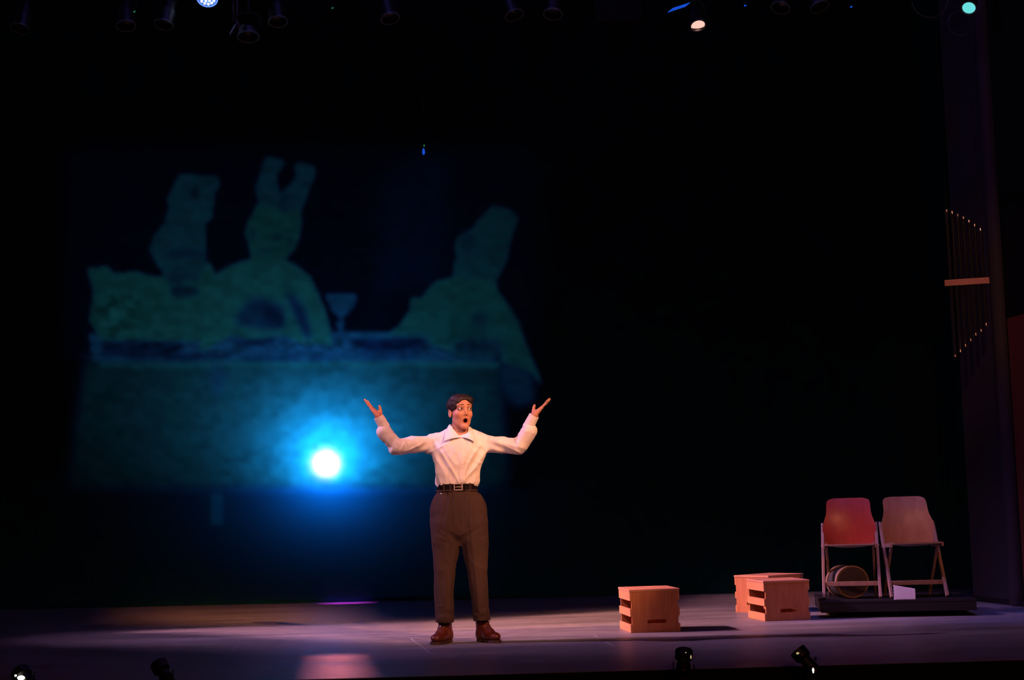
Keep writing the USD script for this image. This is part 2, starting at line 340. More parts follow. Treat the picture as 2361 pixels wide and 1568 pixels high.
    left = np.clip((meshkit.fbm(np.stack([X * .05, Y * .07, 0 * X], -1), 3, 19) - .5) * 5, -1, 1) * np.exp(-((X - 265) / 60) ** 2 - ((Y - 725) / 60) ** 2)
    bright = np.clip(bright * (1 + .45 * clutter + .6 * left), 0, 1)
    col = np.stack([bright, bright * (.55 + .45 * teal), bright * (1.0 - .52 * teal)], -1)
    # stray light beside the picture
    out = 1 - gaussian_filter(((X > 156) & (X < 1230) & (Y > 338) & (Y < 1126)).astype(float), .8)
    stray = np.exp(-((X - 752) / 330) ** 2 - ((Y - 1090) / 210) ** 2) * (Y > 1100)
    strip = ((X > 486) & (X < 513) & (Y > 1138) & (Y < 1211)) * .09
    col += (out * stray)[..., None] * np.array([.05, .085, .115]) + gaussian_filter(strip, .6)[..., None] * np.array([.6, .8, .7])
    return X, Y, np.clip(col, 0, 1)

_s = screen_point(np.float64(PROJECTOR_AT[0]), np.float64(PROJECTOR_AT[1]))
_d = unit(_s - np.array([0, 0, EYE])); _n = unit((.085, 1, 0)); _c = _d @ _n
_t = _d / 1.5 + (math.sqrt(1 - (1 - _c * _c) / 2.25) - _c / 1.5) * _n      # bent by the cloth
LENS = _s + _t * 4.0
X, Y, col = picture()
S = screen_point(X, Y)
K = .06
V = LENS + (S - LENS) * K
h_, w_ = X.shape
I, J = np.meshgrid(np.arange(h_ - 1), np.arange(w_ - 1), indexing='ij')
q = np.stack([I * w_ + J, I * w_ + J + 1, (I + 1) * w_ + J + 1, (I + 1) * w_ + J], -1).reshape(-1, 4)
proj = thing('slide_projector', 'black slide projector hidden behind the cloth, shining through it', 'projector')
part(proj, 'slide', (V.reshape(-1, 3), q), 'slide', True, color=col.reshape(-1, 3))
# gate mask round the slide, lamp house, stand
_zc = V.reshape(-1, 3)
_lo, _hi = _zc.min(0), _zc.max(0)
_yslide = float(_zc[:, 1].mean())
ring = Polygon([(_lo[0] - .12, _lo[2] - .12), (_hi[0] + .12, _lo[2] - .12), (_hi[0] + .12, _hi[2] + .12), (_lo[0] - .12, _hi[2] + .12)], [[(V[0, 0, 0] + .004, V[0, 0, 2] - .004), (V[0, -1, 0] - .004, V[0, -1, 2] - .004), (V[-1, -1, 0] - .004, V[-1, -1, 2] + .004), (V[-1, 0, 0] + .004, V[-1, 0, 2] + .004)]])
g = extrude(ring, .004); g.apply_transform(frame((1, 0, 0), (0, 0, 1), (0, -1, 0), (0, _yslide - .002, 0)))
g.vertices[:, 1] += -.085 * (g.vertices[:, 0] - _zc[:, 0].mean())
part(proj, 'gate_mask', g, 'black_paint', False)
wid, hei = _hi[0] - _lo[0] + .24, _hi[2] - _lo[2] + .24
cx, cz = (_lo[0] + _hi[0]) / 2, (_lo[2] + _hi[2]) / 2
dep = .42
yb = _yslide + dep
hs = [bx(wid, dep + .1, .01, (cx, _yslide + dep / 2 - .05, cz + s * hei / 2)) for s in (-1, 1)] + [bx(.01, dep + .1, hei, (cx + s * wid / 2, _yslide + dep / 2 - .05, cz)) for s in (-1, 1)] + [bx(wid, .01, hei, (cx, yb, cz))]
part(proj, 'lamp_house', cat(*hs), 'black_paint', False)
part(proj, 'stand', cat(rod((cx, _yslide + dep / 2, 0), (cx, _yslide + dep / 2, cz - hei / 2), .03), bx(.5, .5, .02, (cx, _yslide + dep / 2, .01))), 'black_metal')

def sphere_light(path, pos, color, power, radius):
    l = UsdLux.SphereLight.Define(stage, path)
    l.AddTranslateOp().Set(Gf.Vec3d(*map(float, pos)))
    l.CreateRadiusAttr(radius); l.CreateIntensityAttr(power); l.CreateNormalizeAttr(True)
    l.CreateColorAttr(Gf.Vec3f(*color))
    return l
sphere_light(proj + '/lamp', LENS, PROJ_COLOR, PROJ_POWER, .0015)

# ------------------------------------------------------------------ stage lights
for label, pos, color, power, rad, pool in POOLS:
    pos = np.array(pos, float)
    P3 = np.array([(x, y, 0.0) for x, y in pool])
    c = np.array([*np.array(Polygon(pool).centroid.coords[0]), 0.0])
    T = along(pos, c)
    inv = np.linalg.inv(T)
    L = (inv[:3, :3] @ P3.T).T + inv[:3, 3]
    D = .30
    hole = Polygon(L[:, :2] / L[:, 2:3] * D).buffer(0)
    if hole.geom_type != 'Polygon': hole = max(hole.geoms, key=lambda q: q.area)
    R = max(.13, float(np.abs(np.array(hole.exterior.coords)).max() * 1.45) + .02)
    fx = thing('profile_spotlight', label, 'stage light', mat=T)
    plate = extrude(Polygon([(R * math.cos(a), R * math.sin(a)) for a in np.linspace(0, 2 * PI, 48, endpoint=False)], [list(hole.exterior.coords)[:-1]]), .002)
    plate.apply_translation((0, 0, D)); part(fx, 'shutter_plate', plate, 'black_paint', False)
    part(fx, 'barrel', lathe([(0.001, -.16), (R * .6, -.16), (R, -.10), (R + .004, D + .004), (R - .002, D + .004), (R - .006, -.095), (R * .58, -.15), (0.001, -.15)], 36), 'black_paint', 40)
    part(fx, 'yoke', tube([(R + .03, 0, 0), (R + .03, -R, 0), (R * .7, -R - .08, 0), (-R * .7, -R - .08, 0), (-R - .03, -R, 0), (-R - .03, 0, 0)], .018), 'black_metal')
    sphere_light(fx + '/lamp', (0, 0, 0), color, power, rad)
for n, pos, color, power, rad in WASHES:
    sphere_light('/World/' + n, pos, color, power, rad)

# ------------------------------------------------------------------ wooden crates
CW, CD, CH, CT = .357, .46, .302, .018
def crate(label, loc, rz):
    t = thing('wooden_crate', label, 'crate', loc, rz, group='wooden crates')
    pw = CW - 2 * .012
    a = np.linspace(-PI / 2, PI / 2, 9)
    sl = np.vstack([np.stack([.055 + .014 * np.cos(a), .014 * np.sin(a)], 1), np.stack([-.055 - .014 * np.cos(a), -.014 * np.sin(a)], 1)]) + [.012, .075]
    pan = Polygon([(-pw / 2, 0), (pw / 2, 0), (pw / 2, CH - .018), (-pw / 2, CH - .018)], [sl])
    m = extrude(pan, CT); m.apply_transform(frame((1, 0, 0), (0, 0, 1), (0, -1, 0), (CW / 2, CT, 0)))
    part(t, 'front_panel', m, 'crate_wood', False)
    part(t, 'back_panel', moved(m, frame((1, 0, 0), (0, 1, 0), (0, 0, 1), (0, CD - CT, 0))), 'crate_wood', False)
    for sx in (0, 1):
        x = .006 if sx == 0 else CW - .006
        for z0, z1 in ((.0, .058), (.112, .168), (.222, .284)):
            part(t, 'side_slat', bx(.012, CD, z1 - z0 - .001, (x, CD / 2, (z0 + z1) / 2), .0015), 'crate_wood_slat', False)
    part(t, 'bottom_board', bx(CW - .028, CD - 2 * CT - .002, .012, (CW / 2, CD / 2, .010)), 'crate_inside', False)
    part(t, 'top_board', bx(CW + .006, CD + .008, .018, (CW / 2, CD / 2, CH - .009), .003), 'crate_wood_top', 30)
    return t
crate('wooden crate standing alone on the stage, nearest to the performer', (.7801, 11.1608, 0), .1017)
crate('wooden crate nearest the folding chairs, in front of another crate', (1.8489, 11.9393, 0), .1298)
crate('turned wooden crate partly hidden behind another crate', (1.790, 13.10, 0), -.828)

# ------------------------------------------------------------------ low rolling platform
PYAW = -.14
pf = thing('rolling_platform', 'low black rolling platform under the two folding chairs', 'platform', (2.30, 12.08, 0), PYAW)
part(pf, 'deck', bx(1.16, .98, .022, (.58, .49, .119), .003), 'black_paint')
for n, c, sz in (('frame_board', (.58, .012, .075), (1.15, .022, .064)), ('frame_board', (.58, .966, .075), (1.15, .022, .064)), ('frame_board', (.014, .49, .075), (.022, .93, .064)), ('frame_board', (1.146, .49, .075), (.022, .93, .064))):
    part(pf, n, bx(*sz, c, .002), 'black_paint')
for cxx in (.10, .57, 1.04):
    for cyy in (.10, .88):
        w = trimesh.creation.cylinder(.021, .02, sections=20); w.apply_transform(rotm(PI / 2, (0, 1, 0))); w.apply_translation((cxx, cyy, .0215))
        part(pf, 'caster', cat(w, bx(.034, .03, .012, (cxx, cyy, .038))), 'black_metal')
_a = np.linspace(0, 1, 40)
cab = np.stack([.96 + .10 * _a + .015 * np.sin(_a * 14), .50 + .10 * np.cos(_a * 9) * (1 - _a * .6), np.full(40, .137)], 1)
cab_w = np.array([(2.30 + math.cos(PYAW) * x - math.sin(PYAW) * y, 12.08 + math.sin(PYAW) * x + math.cos(PYAW) * y, z) for x, y, z in cab])
solo('cable', tube(cab_w, .006), 'black_paint', 'loose black cable at the right end of the rolling platform', 'cable')

# ------------------------------------------------------------------ folding chairs
def chair(label, loc, rz, wood):
    t = thing('folding_chair', label, 'chair', loc, rz, group='old wooden folding chairs')
    hw = .213
    for s in (-1, 1):
        part(t, 'main_leg', bar((s * hw, .005, .0085), (s * (hw - .006), .30, .575), .024, .034, .004), 'chair_frame')
        part(t, 'rear_leg', bar((s * (hw - .035), .06, .42), (s * (hw - .035), .393, .0075), .020, .028, .004), 'chair_frame')
        part(t, 'seat_rail', bar((s * (hw - .016), -.01, .405), (s * (hw - .016), .33, .395), .018, .03, .003), 'chair_frame')
        b = trimesh.creation.icosphere(2, .0085); b.apply_translation((s * (hw - .004), .296, .579)); part(t, 'end_cap', b, 'steel')
        for z in (.52, .435):
            b = trimesh.creation.icosphere(1, .006); b.apply_translation((s * .190, .262 + (z - .45) * .18, z)); part(t, 'bolt', b, 'steel')
        b = trimesh.creation.cylinder(.009, .016, sections=16); b.apply_transform(rotm(PI / 2, (0, 1, 0))); b.apply_translation((s * (hw + .004), .205, .405)); part(t, 'hinge', b, 'steel')
    part(t, 'front_stretcher', bx(2 * hw - .02, .014, .036, (0, .058, .115), .003), 'chair_frame')
    part(t, 'rear_stretcher', bx(2 * hw - .09, .014, .03, (0, .325, .10), .003), 'chair_frame')
    # seat: plywood, dished
    nx, ny = 17, 13
    gx, gy = np.meshgrid(np.linspace(-1, 1, nx), np.linspace(0, 1, ny), indexing='ij')
    wx = .190 - .012 * gy
    top = np.stack([gx * wx, -.035 + .37 * gy, .425 - .018 * (1 - gx ** 2) * np.sin(PI * np.clip(gy * 1.1, 0, 1)) - .012 * gy - .014 * np.clip(.12 - gy, 0, 1) * 8 * .12], -1)
    part(t, 'seat', sheet(top, .012), 'chair_frame', 40)
    # backrest: waisted plywood
    zs = np.array([.0, .01, .05, .10, .15, .19, .23, .27, .31, .335, .352, .362, .366])
    hwz = np.array([.192, .197, .199, .199, .196, .186, .173, .167, .166, .162, .150, .128, .095]) * 1.035
    f = PchipInterpolator(zs, hwz)
    zz = np.r_[np.linspace(0, .33, 24), np.linspace(.336, .366, 12)]
    gx, gz = np.meshgrid(np.linspace(-1, 1, 25), zz, indexing='ij')
    w = f(gz)
    P = np.stack([gx * w, .252 + .19 * gz + .035 * (1 - (gx * w / .2) ** 2) * 1.0 - .03 * np.sin(np.clip(gz / .366, 0, 1) * PI), .412 + gz], -1)
    part(t, 'backrest', sheet(P, .011, axis=(0, 1, 0)), wood, 40)
    return t
def sheet(P, th, axis=(0, 0, -1)):
    """closed plate from a grid of points, thickened along AXIS"""
    n, m = P.shape[:2]; B = P + np.asarray(axis, float) * th
    v = np.vstack([P.reshape(-1, 3), B.reshape(-1, 3)]); k = n * m
    i, j = np.meshgrid(np.arange(n - 1), np.arange(m - 1), indexing='ij')
    q = np.stack([i * m + j, (i + 1) * m + j, (i + 1) * m + j + 1, i * m + j + 1], -1).reshape(-1, 4)
    ed = np.r_[np.arange(m), np.arange(1, n) * m + m - 1, (n - 1) * m + np.arange(m - 2, -1, -1), np.arange(n - 2, 0, -1) * m]
    e2 = np.roll(ed, -1)
    fs = np.vstack([q, q[:, ::-1] + k, np.stack([ed, e2, e2 + k, ed + k], 1)])
    f3 = np.vstack([fs[:, [0, 1, 2]], fs[:, [0, 2, 3]]])
    t = trimesh.Trimesh(v, f3, process=False); t.fix_normals(); return t
chair('folding chair with red plywood back, on the platform nearest the crates', (2.568, 12.19, .133), -.22, 'chair_red')
chair('folding chair with tan plywood back, on the platform beside the dark wing', (3.068, 12.11, .133), .0, 'chair_tan')

# drum-shaped case on its side under the red chair
dz = .131
dr = thing('round_case', 'round flat-faced drum-shaped case with tan rims, lying under the red chair', 'case', mat=frame(unit((.96, .28, 0)), (0, 0, 1), unit((.28, -.96, 0)), (2.583, 12.395, dz + .128)))
sq = np.diag([1.13, 1, 1, 1.0])
def disc(r0, r1, z0, z1): return moved(lathe([(r0, z0), (r1, z0), (r1, z1), (r0, z1), (r0, z0)] if r0 > 0 else [(0.0001, z0), (r1, z0), (r1, z1), (.0001, z1)], 56), sq)
part(dr, 'shell', moved(lathe([(.0001, -.09), (.118, -.09), (.121, -.02), (.121, .06), (.118, .066), (.0001, .066)], 56), sq), 'drum_shell', 40)
part(dr, 'rim', disc(.113, .126, .052, .078), 'drum_rim')
part(dr, 'rim', disc(.113, .126, -.10, -.074), 'drum_rim')
part(dr, 'face', disc(0, .113, .066, .072), 'drum_face')

# popcorn carton lying on its side
ca = thing('popcorn_carton', 'white empty popcorn carton lying on its side on the platform edge', 'carton', (2.865, 12.055, .131), -.16)
def carton():
    L, a0, a1, b0, b1, n = .150, .105, .078, .060, .046, 33
    ring = []
    # mouth at x=0 (scalloped), base at x=L ; bottom face lies on the platform
    for fx, k in ((0.0, 0), (1.0, 1)):
        hgt, dpt = (a0, b0) if k == 0 else (a1, b1)
        c = [(0, 0), (1, 0), (1, 1), (0, 1)]
        pts = []
        for e in range(4):
            p, q2 = np.array(c[e], float), np.array(c[(e + 1) % 4], float)
            for i in range(n - 1):
                s_ = i / (n - 1); r = p + (q2 - p) * s_
                dx = -.008 * abs(math.sin(s_ * PI * (5 if e % 2 else 3))) if k == 0 else 0
                q_ = dx / L; pts.append((L * fx + dx, (r[0] - .5) * (dpt + q_ * (b1 - b0)), r[1] * (hgt + q_ * (a1 - a0))))
        ring.append(np.array(pts))
    N = len(ring[0]); i = np.arange(N); j = (i + 1) % N
    v = np.vstack(ring); f = np.vstack([np.stack([i, j, j + N], 1), np.stack([i, j + N, i + N], 1)])
    inner = v.copy(); cen = np.array([.07, 0, .045]); inner[:, 1] *= .975; inner[:, 2] = .001 + inner[:, 2] * .975
    f2 = f[:, ::-1] + 2 * N
    rim = np.vstack([np.stack([i, i + 2 * N, j + 2 * N], 1), np.stack([i, j + 2 * N, j], 1)])
    base = np.stack([np.full(N - 2, N), N + np.arange(1, N - 1), N + np.arange(2, N)], 1)
    m = trimesh.Trimesh(np.vstack([v, inner]), np.vstack([f, f2, rim, base, base[:, ::-1] + 2 * N]), process=False); m.fix_normals(); return m
part(ca, 'box', carton(), 'carton', False)

# ------------------------------------------------------------------ hanging pan-pipe ornament on the wing
pp = thing('pan_pipe_ornament', 'hanging row of long glassy pipes with brown crossbar beside the dark wing', 'pan pipes', (0, 0, 0))
tops = [3.265, 3.245, 3.22, 3.195, 3.16, 3.125, 3.085]; bots = [2.038, 2.077, 2.12, 2.163, 2.206, 2.235, 2.283]
dirv = unit((.96, -.28, 0))
for k in range(7):
    p = np.array([3.632, 12.76, 0]) + dirv * (.043 * k)
    tb = lathe([(.013, bots[k]), (.016, bots[k]), (.016, tops[k]), (.013, tops[k])], 20); tb.apply_translation((p[0], p[1], 0))
    q2 = part(pp, 'pipe', tb, 'pipe_glass', 40)
    for zc in (bots[k] + .008, tops[k] - .008):
        c_ = trimesh.creation.cylinder(.0175, .022, sections=20); c_.apply_translation((p[0], p[1], zc)); part(pp, 'pipe_cap', c_, 'pipe_cap', 40)
c0, c1 = np.array([3.632, 12.76, 0]) - dirv * .05 + [-.006, -.02, 2.651], np.array([3.632, 12.76, 0]) + dirv * .305 + [-.006, -.02, 2.651]
part(pp, 'crossbar', bar(c0, c1, .052, .014, .003, side=(0, 0, 1)), 'pipe_bar')
for k in (0, 6):
    p = np.array([3.632, 12.76, 0]) + dirv * (.043 * k); part(pp, 'hanging_wire', rod((p[0], p[1], tops[k] - .01), (p[0], p[1], 7.3), .002, 6), 'black_metal')

# ------------------------------------------------------------------ floor marks
def mark(label, a, b, w=.008):
    a, b = np.array([*a, .0006]), np.array([*b, .0006])
    solo('floor_mark', bar(a, b, w, .001, side=np.cross(b - a, (0, 0, 1))), 'tape', label, 'floor mark')
mark('thin pale line on the floor left of the performer\'s boots', (-.775, 11.22), (-.57, 9.98))
mark('short thin pale line on the floor, left of the lone crate', (.515, 11.0), (.60, 10.05))
mark('faint pale line on the dark floor, leftmost of the floor lines', (-1.97, 11.3), (-1.86, 9.7))

# ------------------------------------------------------------------ lighting rig over the stage
bt = thing('lighting_batten', 'black steel pipe above the stage that carries the lamps', 'pipe', (0, 0, 0))
part(bt, 'pipe', rod((-5.6, 12.6, 5.50), (3.98, 12.6, 5.50), .024), 'black_metal')
for xx in (-5, -1.2, 1.2, 3.9): part(bt, 'cable', rod((xx, 12.6, 5.50), (xx, 12.6, 9.05), .005, 8), 'black_metal')
def lamp(name, label, pos, aim, L, R, lens='lens_dark', kind='', frame_mat='gel_frame'):
    """a lamp hung from the batten: front of the barrel at POS, facing along AIM"""
    pos = np.array(pos, float); z = unit(aim)
    x = unit(np.cross((0, 1, 0) if abs(z[1]) < .95 else (1, 0, 0), z)); T = frame(x, np.cross(z, x), z, pos)
    if abs(np.dot(x, (1, 0, 0))) < .5: pass
    t = thing(name, label, 'stage light', (0, 0, 0), group='lamps on the batten')
    prof = [(.0001, -L), (R * .55, -L), (R * .72, -L * .88), (R * .8, -L * .55), (R, -L * .5), (R, 0), (R - .004, 0), (R - .006, -.05 if lens == 'lens_dark' else -.012), (.0001, -.05 if lens == 'lens_dark' else -.012)]
    part(t, 'barrel', moved(lathe(prof, 36), T), 'black_metal', 40)
    zl = -.006 if kind == 'led' else (-.035 if lens == 'lens_dark' else -.004)
    part(t, 'lens', moved(lathe([(.0001, zl + .018), (R * .5, zl + .013), (R * .93, zl), (R * .93, zl - .008), (.0001, zl - .008)], 36), T), lens, 60)
    part(t, 'front_ring', moved(lathe([(R - .004, -.004), (R + .007, -.004), (R + .007, .008), (R - .004, .008), (R - .004, -.004)], 40), T), 'led_blue' if kind == 'led' else frame_mat, 40)
    top = np.array([pos[0] - z[0] * L * .5, 12.6, 5.50]); mid = pos - z * L * .5
    hor = unit(np.cross(z, (0, 0, 1))) if abs(z[2]) < .98 else np.array([1.0, 0, 0])
    yk = [mid + hor * (R + .014), mid + hor * (R + .014) + (0, 0, R + .03), mid + hor * R * .6 + (0, 0, R + .07), mid - hor * R * .6 + (0, 0, R + .07), mid - hor * (R + .014) + (0, 0, R + .03), mid - hor * (R + .014)]
    part(t, 'yoke', tube(yk, .008), 'black_metal')
    a = mid + (0, 0, R + .07)
    part(t, 'stem', rod(a, (a[0], 12.6, 5.455), .012), 'black_metal')
    part(t, 'clamp', bx(.05, .07, .022, (a[0], 12.6, 5.463), .004), 'black_metal')
    if kind == 'led':
        for r, n in ((0, 1), (.36, 6), (.70, 12)):
            for k in range(n):
                d = trimesh.creation.icosphere(1, R * .125); d.apply_translation((r * R * math.cos(k * 2 * PI / n), r * R * math.sin(k * 2 * PI / n), .008)); part(t, 'diode', moved(d, T), 'led_white', True)
    return t, T
lamp('led_wash_lamp', 'round blue-white LED lamp shining at the top left', (-2.44, 12.5, 5.165), (.02, -.62, -.78), .16, .083, 'led_blue', 'led')
l2, T2 = lamp('spot_lamp', 'dark lamp with a blue-lit yoke, just right of the blue LED lamp', (-2.09, 12.42, 4.80), (.05, -.25, -.97), .10, .085)
part(l2, 'hanger_rod', rod((-2.215, 12.45, 4.94), (-2.215, 12.45, 5.40), .006), 'wing_panel')
part(l2, 'hanger_rod', rod((-2.185, 12.45, 4.93), (-2.185, 12.45, 5.40), .011), 'wing_panel')
part(l2, 'yoke_arm', bar((-2.178, 12.44, 4.935), (-2.228, 12.36, 4.80), .016, .008, .002), 'steel')
part(l2, 'yoke_plate', extrude(Polygon([(0, 0), (.035, -.055), (.022, -.07), (-.004, -.066)]), .006).apply_transform(frame((1, 0, 0), (0, 0, 1), (0, -1, 0), (-2.176, 12.44, 4.935))), 'wing_panel', False)
s3, T3 = lamp('spot_lamp', 'lamp with a salmon pink lit lens at the top right', (1.592, 12.42, 4.79), (.08, -.50, -.86), .20, .062, 'salmon_lit')
part(s3, 'top_hat', moved(extrude(sbox(-.07, -.06, .07, .02), .004), T3 @ frame((1, 0, 0), (0, 0, 1), (0, -1, 0), (0, .03, 0))), 'black_metal', False)
s4, T4 = lamp('spot_lamp', 'lamp with a teal lit lens in the top right corner', (3.825, 12.45, 4.885), (-.35, -.62, -.70), .20, .058, 'teal_lit')
hs_ = trimesh.creation.icosphere(2, .016); hs_.apply_transform(np.diag([1, 1.6, .5, 1])); hs_.apply_translation((.020, .012, -.018)); part(s4, 'lamp_bulb', moved(hs_, T4), 'teal_hot', True)
def ringthing(label, c, R):
    a = np.linspace(0, 2 * PI, 49); p = np.stack([c[0] + R * np.cos(a), np.full(49, c[1]), c[2] + R * np.sin(a)], 1)
    t = thing('gel_ring', label, 'ring', (0, 0, 0)); part(t, 'ring', tube(p, .004, 6), 'gel_frame'); part(t, 'hanger', rod((c[0], c[1], c[2] + R), (c[0], c[1], 5.6), .004, 8), 'black_metal')
ringthing('thin dark ring hanging left of the teal lamp', (3.465, 12.3, 4.91), .145)
ringthing('thin dark ring hanging around the teal lamp', (3.83, 12.72, 4.84), .105)
dk = [(-3.97, -.1, 'dark lamp at the far left of the batten'), (-3.10, .1, 'second dark lamp from the left on the batten'), (-2.79, -.15, 'dark lamp left of the blue LED lamp'), (-1.85, .1, 'dark lamp right of the blue-lit yoke'), (-.93, .2, 'dark lamp between the blue LED lamp and the middle of the batten'),
      (.09, .25, 'dark tilted lamp at the middle of the batten'), (.41, -.1, 'dark lamp just right of the middle of the batten'), (2.28, -.3, 'dark lamp right of the salmon lit lamp'), (2.60, .2, 'dark lamp midway between the salmon and teal lamps')]
for xx, tl, lb in dk: lamp('spot_lamp', lb, (xx, 12.45, 4.93), (tl, -.30, -.95), .26, .075)
bd = thing('barn_door', 'thin blue-lit barn door blade above the salmon lit lamp', 'barn door', (0, 0, 0))
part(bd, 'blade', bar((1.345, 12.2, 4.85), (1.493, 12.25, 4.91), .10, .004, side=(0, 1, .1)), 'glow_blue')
part(bd, 'hanger', rod((1.42, 12.25, 4.89), (1.42, 12.54, 5.45), .006, 8), 'black_metal')
hp = thing('hanging_panel', 'dark square box hanging on the batten left of the salmon lamp', 'box', (0, 0, 0))
part(hp, 'box', bx(.38, .14, .30, (.955, 12.6, 5.03), .006), 'black_cloth'); part(hp, 'hanger', rod((.955, 12.6, 5.18), (.955, 12.6, 5.474), .012), 'black_metal')
for x_, z_, m_, lb in ((-3.03, 5.045, 'glow_green', 'tiny green indicator light at the top left'), (-1.40, 5.03, 'glow_green', 'tiny green indicator light right of the blue LED lamp'), (1.99, 4.955, 'glow_blue', 'tiny blue indicator light right of the salmon lamp'), (2.86, 4.92, 'glow_blue', 'tiny blue indicator light left of the teal lamp')):
    t = thing('indicator_light', lb, 'indicator light', (0, 0, 0)); part(t, 'lamp', bx(.02, .008, .010, (x_, 12.45, z_), .002, R=rotm(-.3, (0, 1, 0))), m_); part(t, 'wire', rod((x_, 12.455, z_ + .003), (x_, 12.56, 5.476), .002, 6), 'black_metal')
# pin light hanging in front of the screen
sp = thing('pin_light', 'tiny blue and green pin light high on the screen', 'pin light', (0, 0, 0))
part(sp, 'lamp', lathe([(.0001, -.05), (.016, -.03), (.012, .01), (.0001, .03)], 12).apply_translation((-.873, 16.05, 4.67)), 'glow_blue')
part(sp, 'tip', lathe([(.0001, -.012), (.010, 0), (.0001, .02)], 10).apply_translation((-.866, 16.05, 4.72)), 'glow_green')
part(sp, 'wire', rod((-.866, 16.05, 4.72), (-.866, 16.05, 7.3), .002, 6), 'black_metal')

# ------------------------------------------------------------------ footlights along the stage front
def birdie(label, base, aim, L, R, vents=()):
    t = thing('footlight', label, 'stage light', (0, 0, 0), group='small footlights at the stage front')
    base = np.array(base, float); z = unit(aim); x = unit(np.cross((0, 1, 0), z)); T = frame(x, np.cross(z, x), z, base)
    prof = [(.0001, -L * .45), (R * .55, -L * .45), (R * .66, -L * .38), (R * .66, L * .15), (R * .98, L * .24), (R, L * .55), (R * .92, L * .55), (R * .9, L * .27), (.0001, L * .27)]
    part(t, 'barrel', moved(lathe(prof, 28), T), 'black_metal', 40)
    for k in range(3): part(t, 'cooling_fin', moved(lathe([(R * .5, -L * (.05 + .1 * k)), (R * .8, -L * (.05 + .1 * k)), (R * .8, -L * (.05 + .1 * k) - .004), (R * .5, -L * (.05 + .1 * k) - .004), (R * .5, -L * (.05 + .1 * k))], 24), T), 'black_metal', 40)
    yk = [base + x * (R + .006), base + x * (R + .008) - (0, 0, R + .03), base - x * (R + .008) - (0, 0, R + .03), base - x * (R + .006)]
    part(t, 'yoke', tube(yk, .005, 6), 'black_metal')
    zf = -.17
    part(t, 'foot', rod((base[0], base[1], zf), tuple(base - (0, 0, R + .03)), .010), 'black_metal')
    part(t, 'base_plate', trimesh.creation.cylinder(.05, .012, sections=28).apply_translation((base[0], base[1], zf + .006)), 'black_metal')
    for (u, v, w, s1, s2, m_) in vents:
        e = trimesh.creation.icosphere(2, 1.0); e.apply_transform(np.diag([s1, .004, s2, 1])); e.apply_translation((base[0] + u, base[1] - R * w, base[2] + v)); part(t, 'vent', e, m_, True)
birdie('small dark footlight in front of the lone crate', (.845, 8.25, .060), (.12, .55, .80), .13, .047, [(.035, .035, .9, .004, .010, 'vent_warm'), (.010, .058, .8, .004, .003, 'vent_warm')])
birdie('tilted footlight in front of the crate pair with a glowing slit', (1.49, 8.25, .045), (-.55, .35, .75), .15, .045, [(.018, -.035, 1.0, .005, .014, 'vent_lit'), (-.052, .052, .4, .010, .006, 'vent_warm')])
birdie('dark tilted footlight at the lower left of the stage', (-1.85, 8.25, .070), (-.50, .45, .70), .15, .045)
birdie('footlight with bright glowing vents at the lower left corner', (-2.57, 8.25, .065), (-.60, .45, .55), .13, .05, [(-.012, .018, 1.0, .020, .012, 'vent_lit'), (-.042, .030, .9, .006, .006, 'vent_lit'), (.016, -.010, 1.0, .009, .009, 'vent_lit')])

# ------------------------------------------------------------------ the performer
PO = np.array([-.385, 10.72, 0.0])
def length(v): return np.sqrt((v * v).sum(-1))
def capd(P, a, b, ra, rb, sy=1.0):
    a, b = np.asarray(a, float), np.asarray(b, float); ab = b - a
    h = np.clip(((P - a) @ ab) / (ab @ ab), 0, 1)
    return length(P - a - h[..., None] * ab) - (ra + (rb - ra) * h)
def elld(P, c, r):
    q = (P - np.asarray(c, float)); r = np.asarray(r, float)
    k0 = length(q / r); k1 = length(q / (r * r)) + 1e-9
    return k0 * (k0 - 1) / k1
def smin(a, b, k):
    h = np.clip(.5 + .5 * (b - a) / k, 0, 1)
    return b + (a - b) * h - k * h * (1 - h)
def smax(a, b, k): return -smin(-a, -b, k)
def pchip(t): t = np.array(t, float); t = t[np.argsort(t[:, 0])]; return [PchipInterpolator(t[:, 0], t[:, i], extrapolate=True) for i in range(1, t.shape[1])]
def profile(P, tab, pw=2.3):
    """tube of superelliptic sections: rows (z, cx, cy, half width, half depth)"""
    z0, z1 = min(t[0] for t in tab), max(t[0] for t in tab)
    z = np.clip(P[..., 2], z0, z1); cx, cy, w, d = [f(z) for f in pchip(tab)]
    k = (np.abs((P[..., 0] - cx) / w) ** pw + np.abs((P[..., 1] - cy) / d) ** pw) ** (1 / pw)
    s = (k - 1) * np.minimum(w, d)
    return np.maximum(s, np.maximum(z0 - P[..., 2], P[..., 2] - z1))
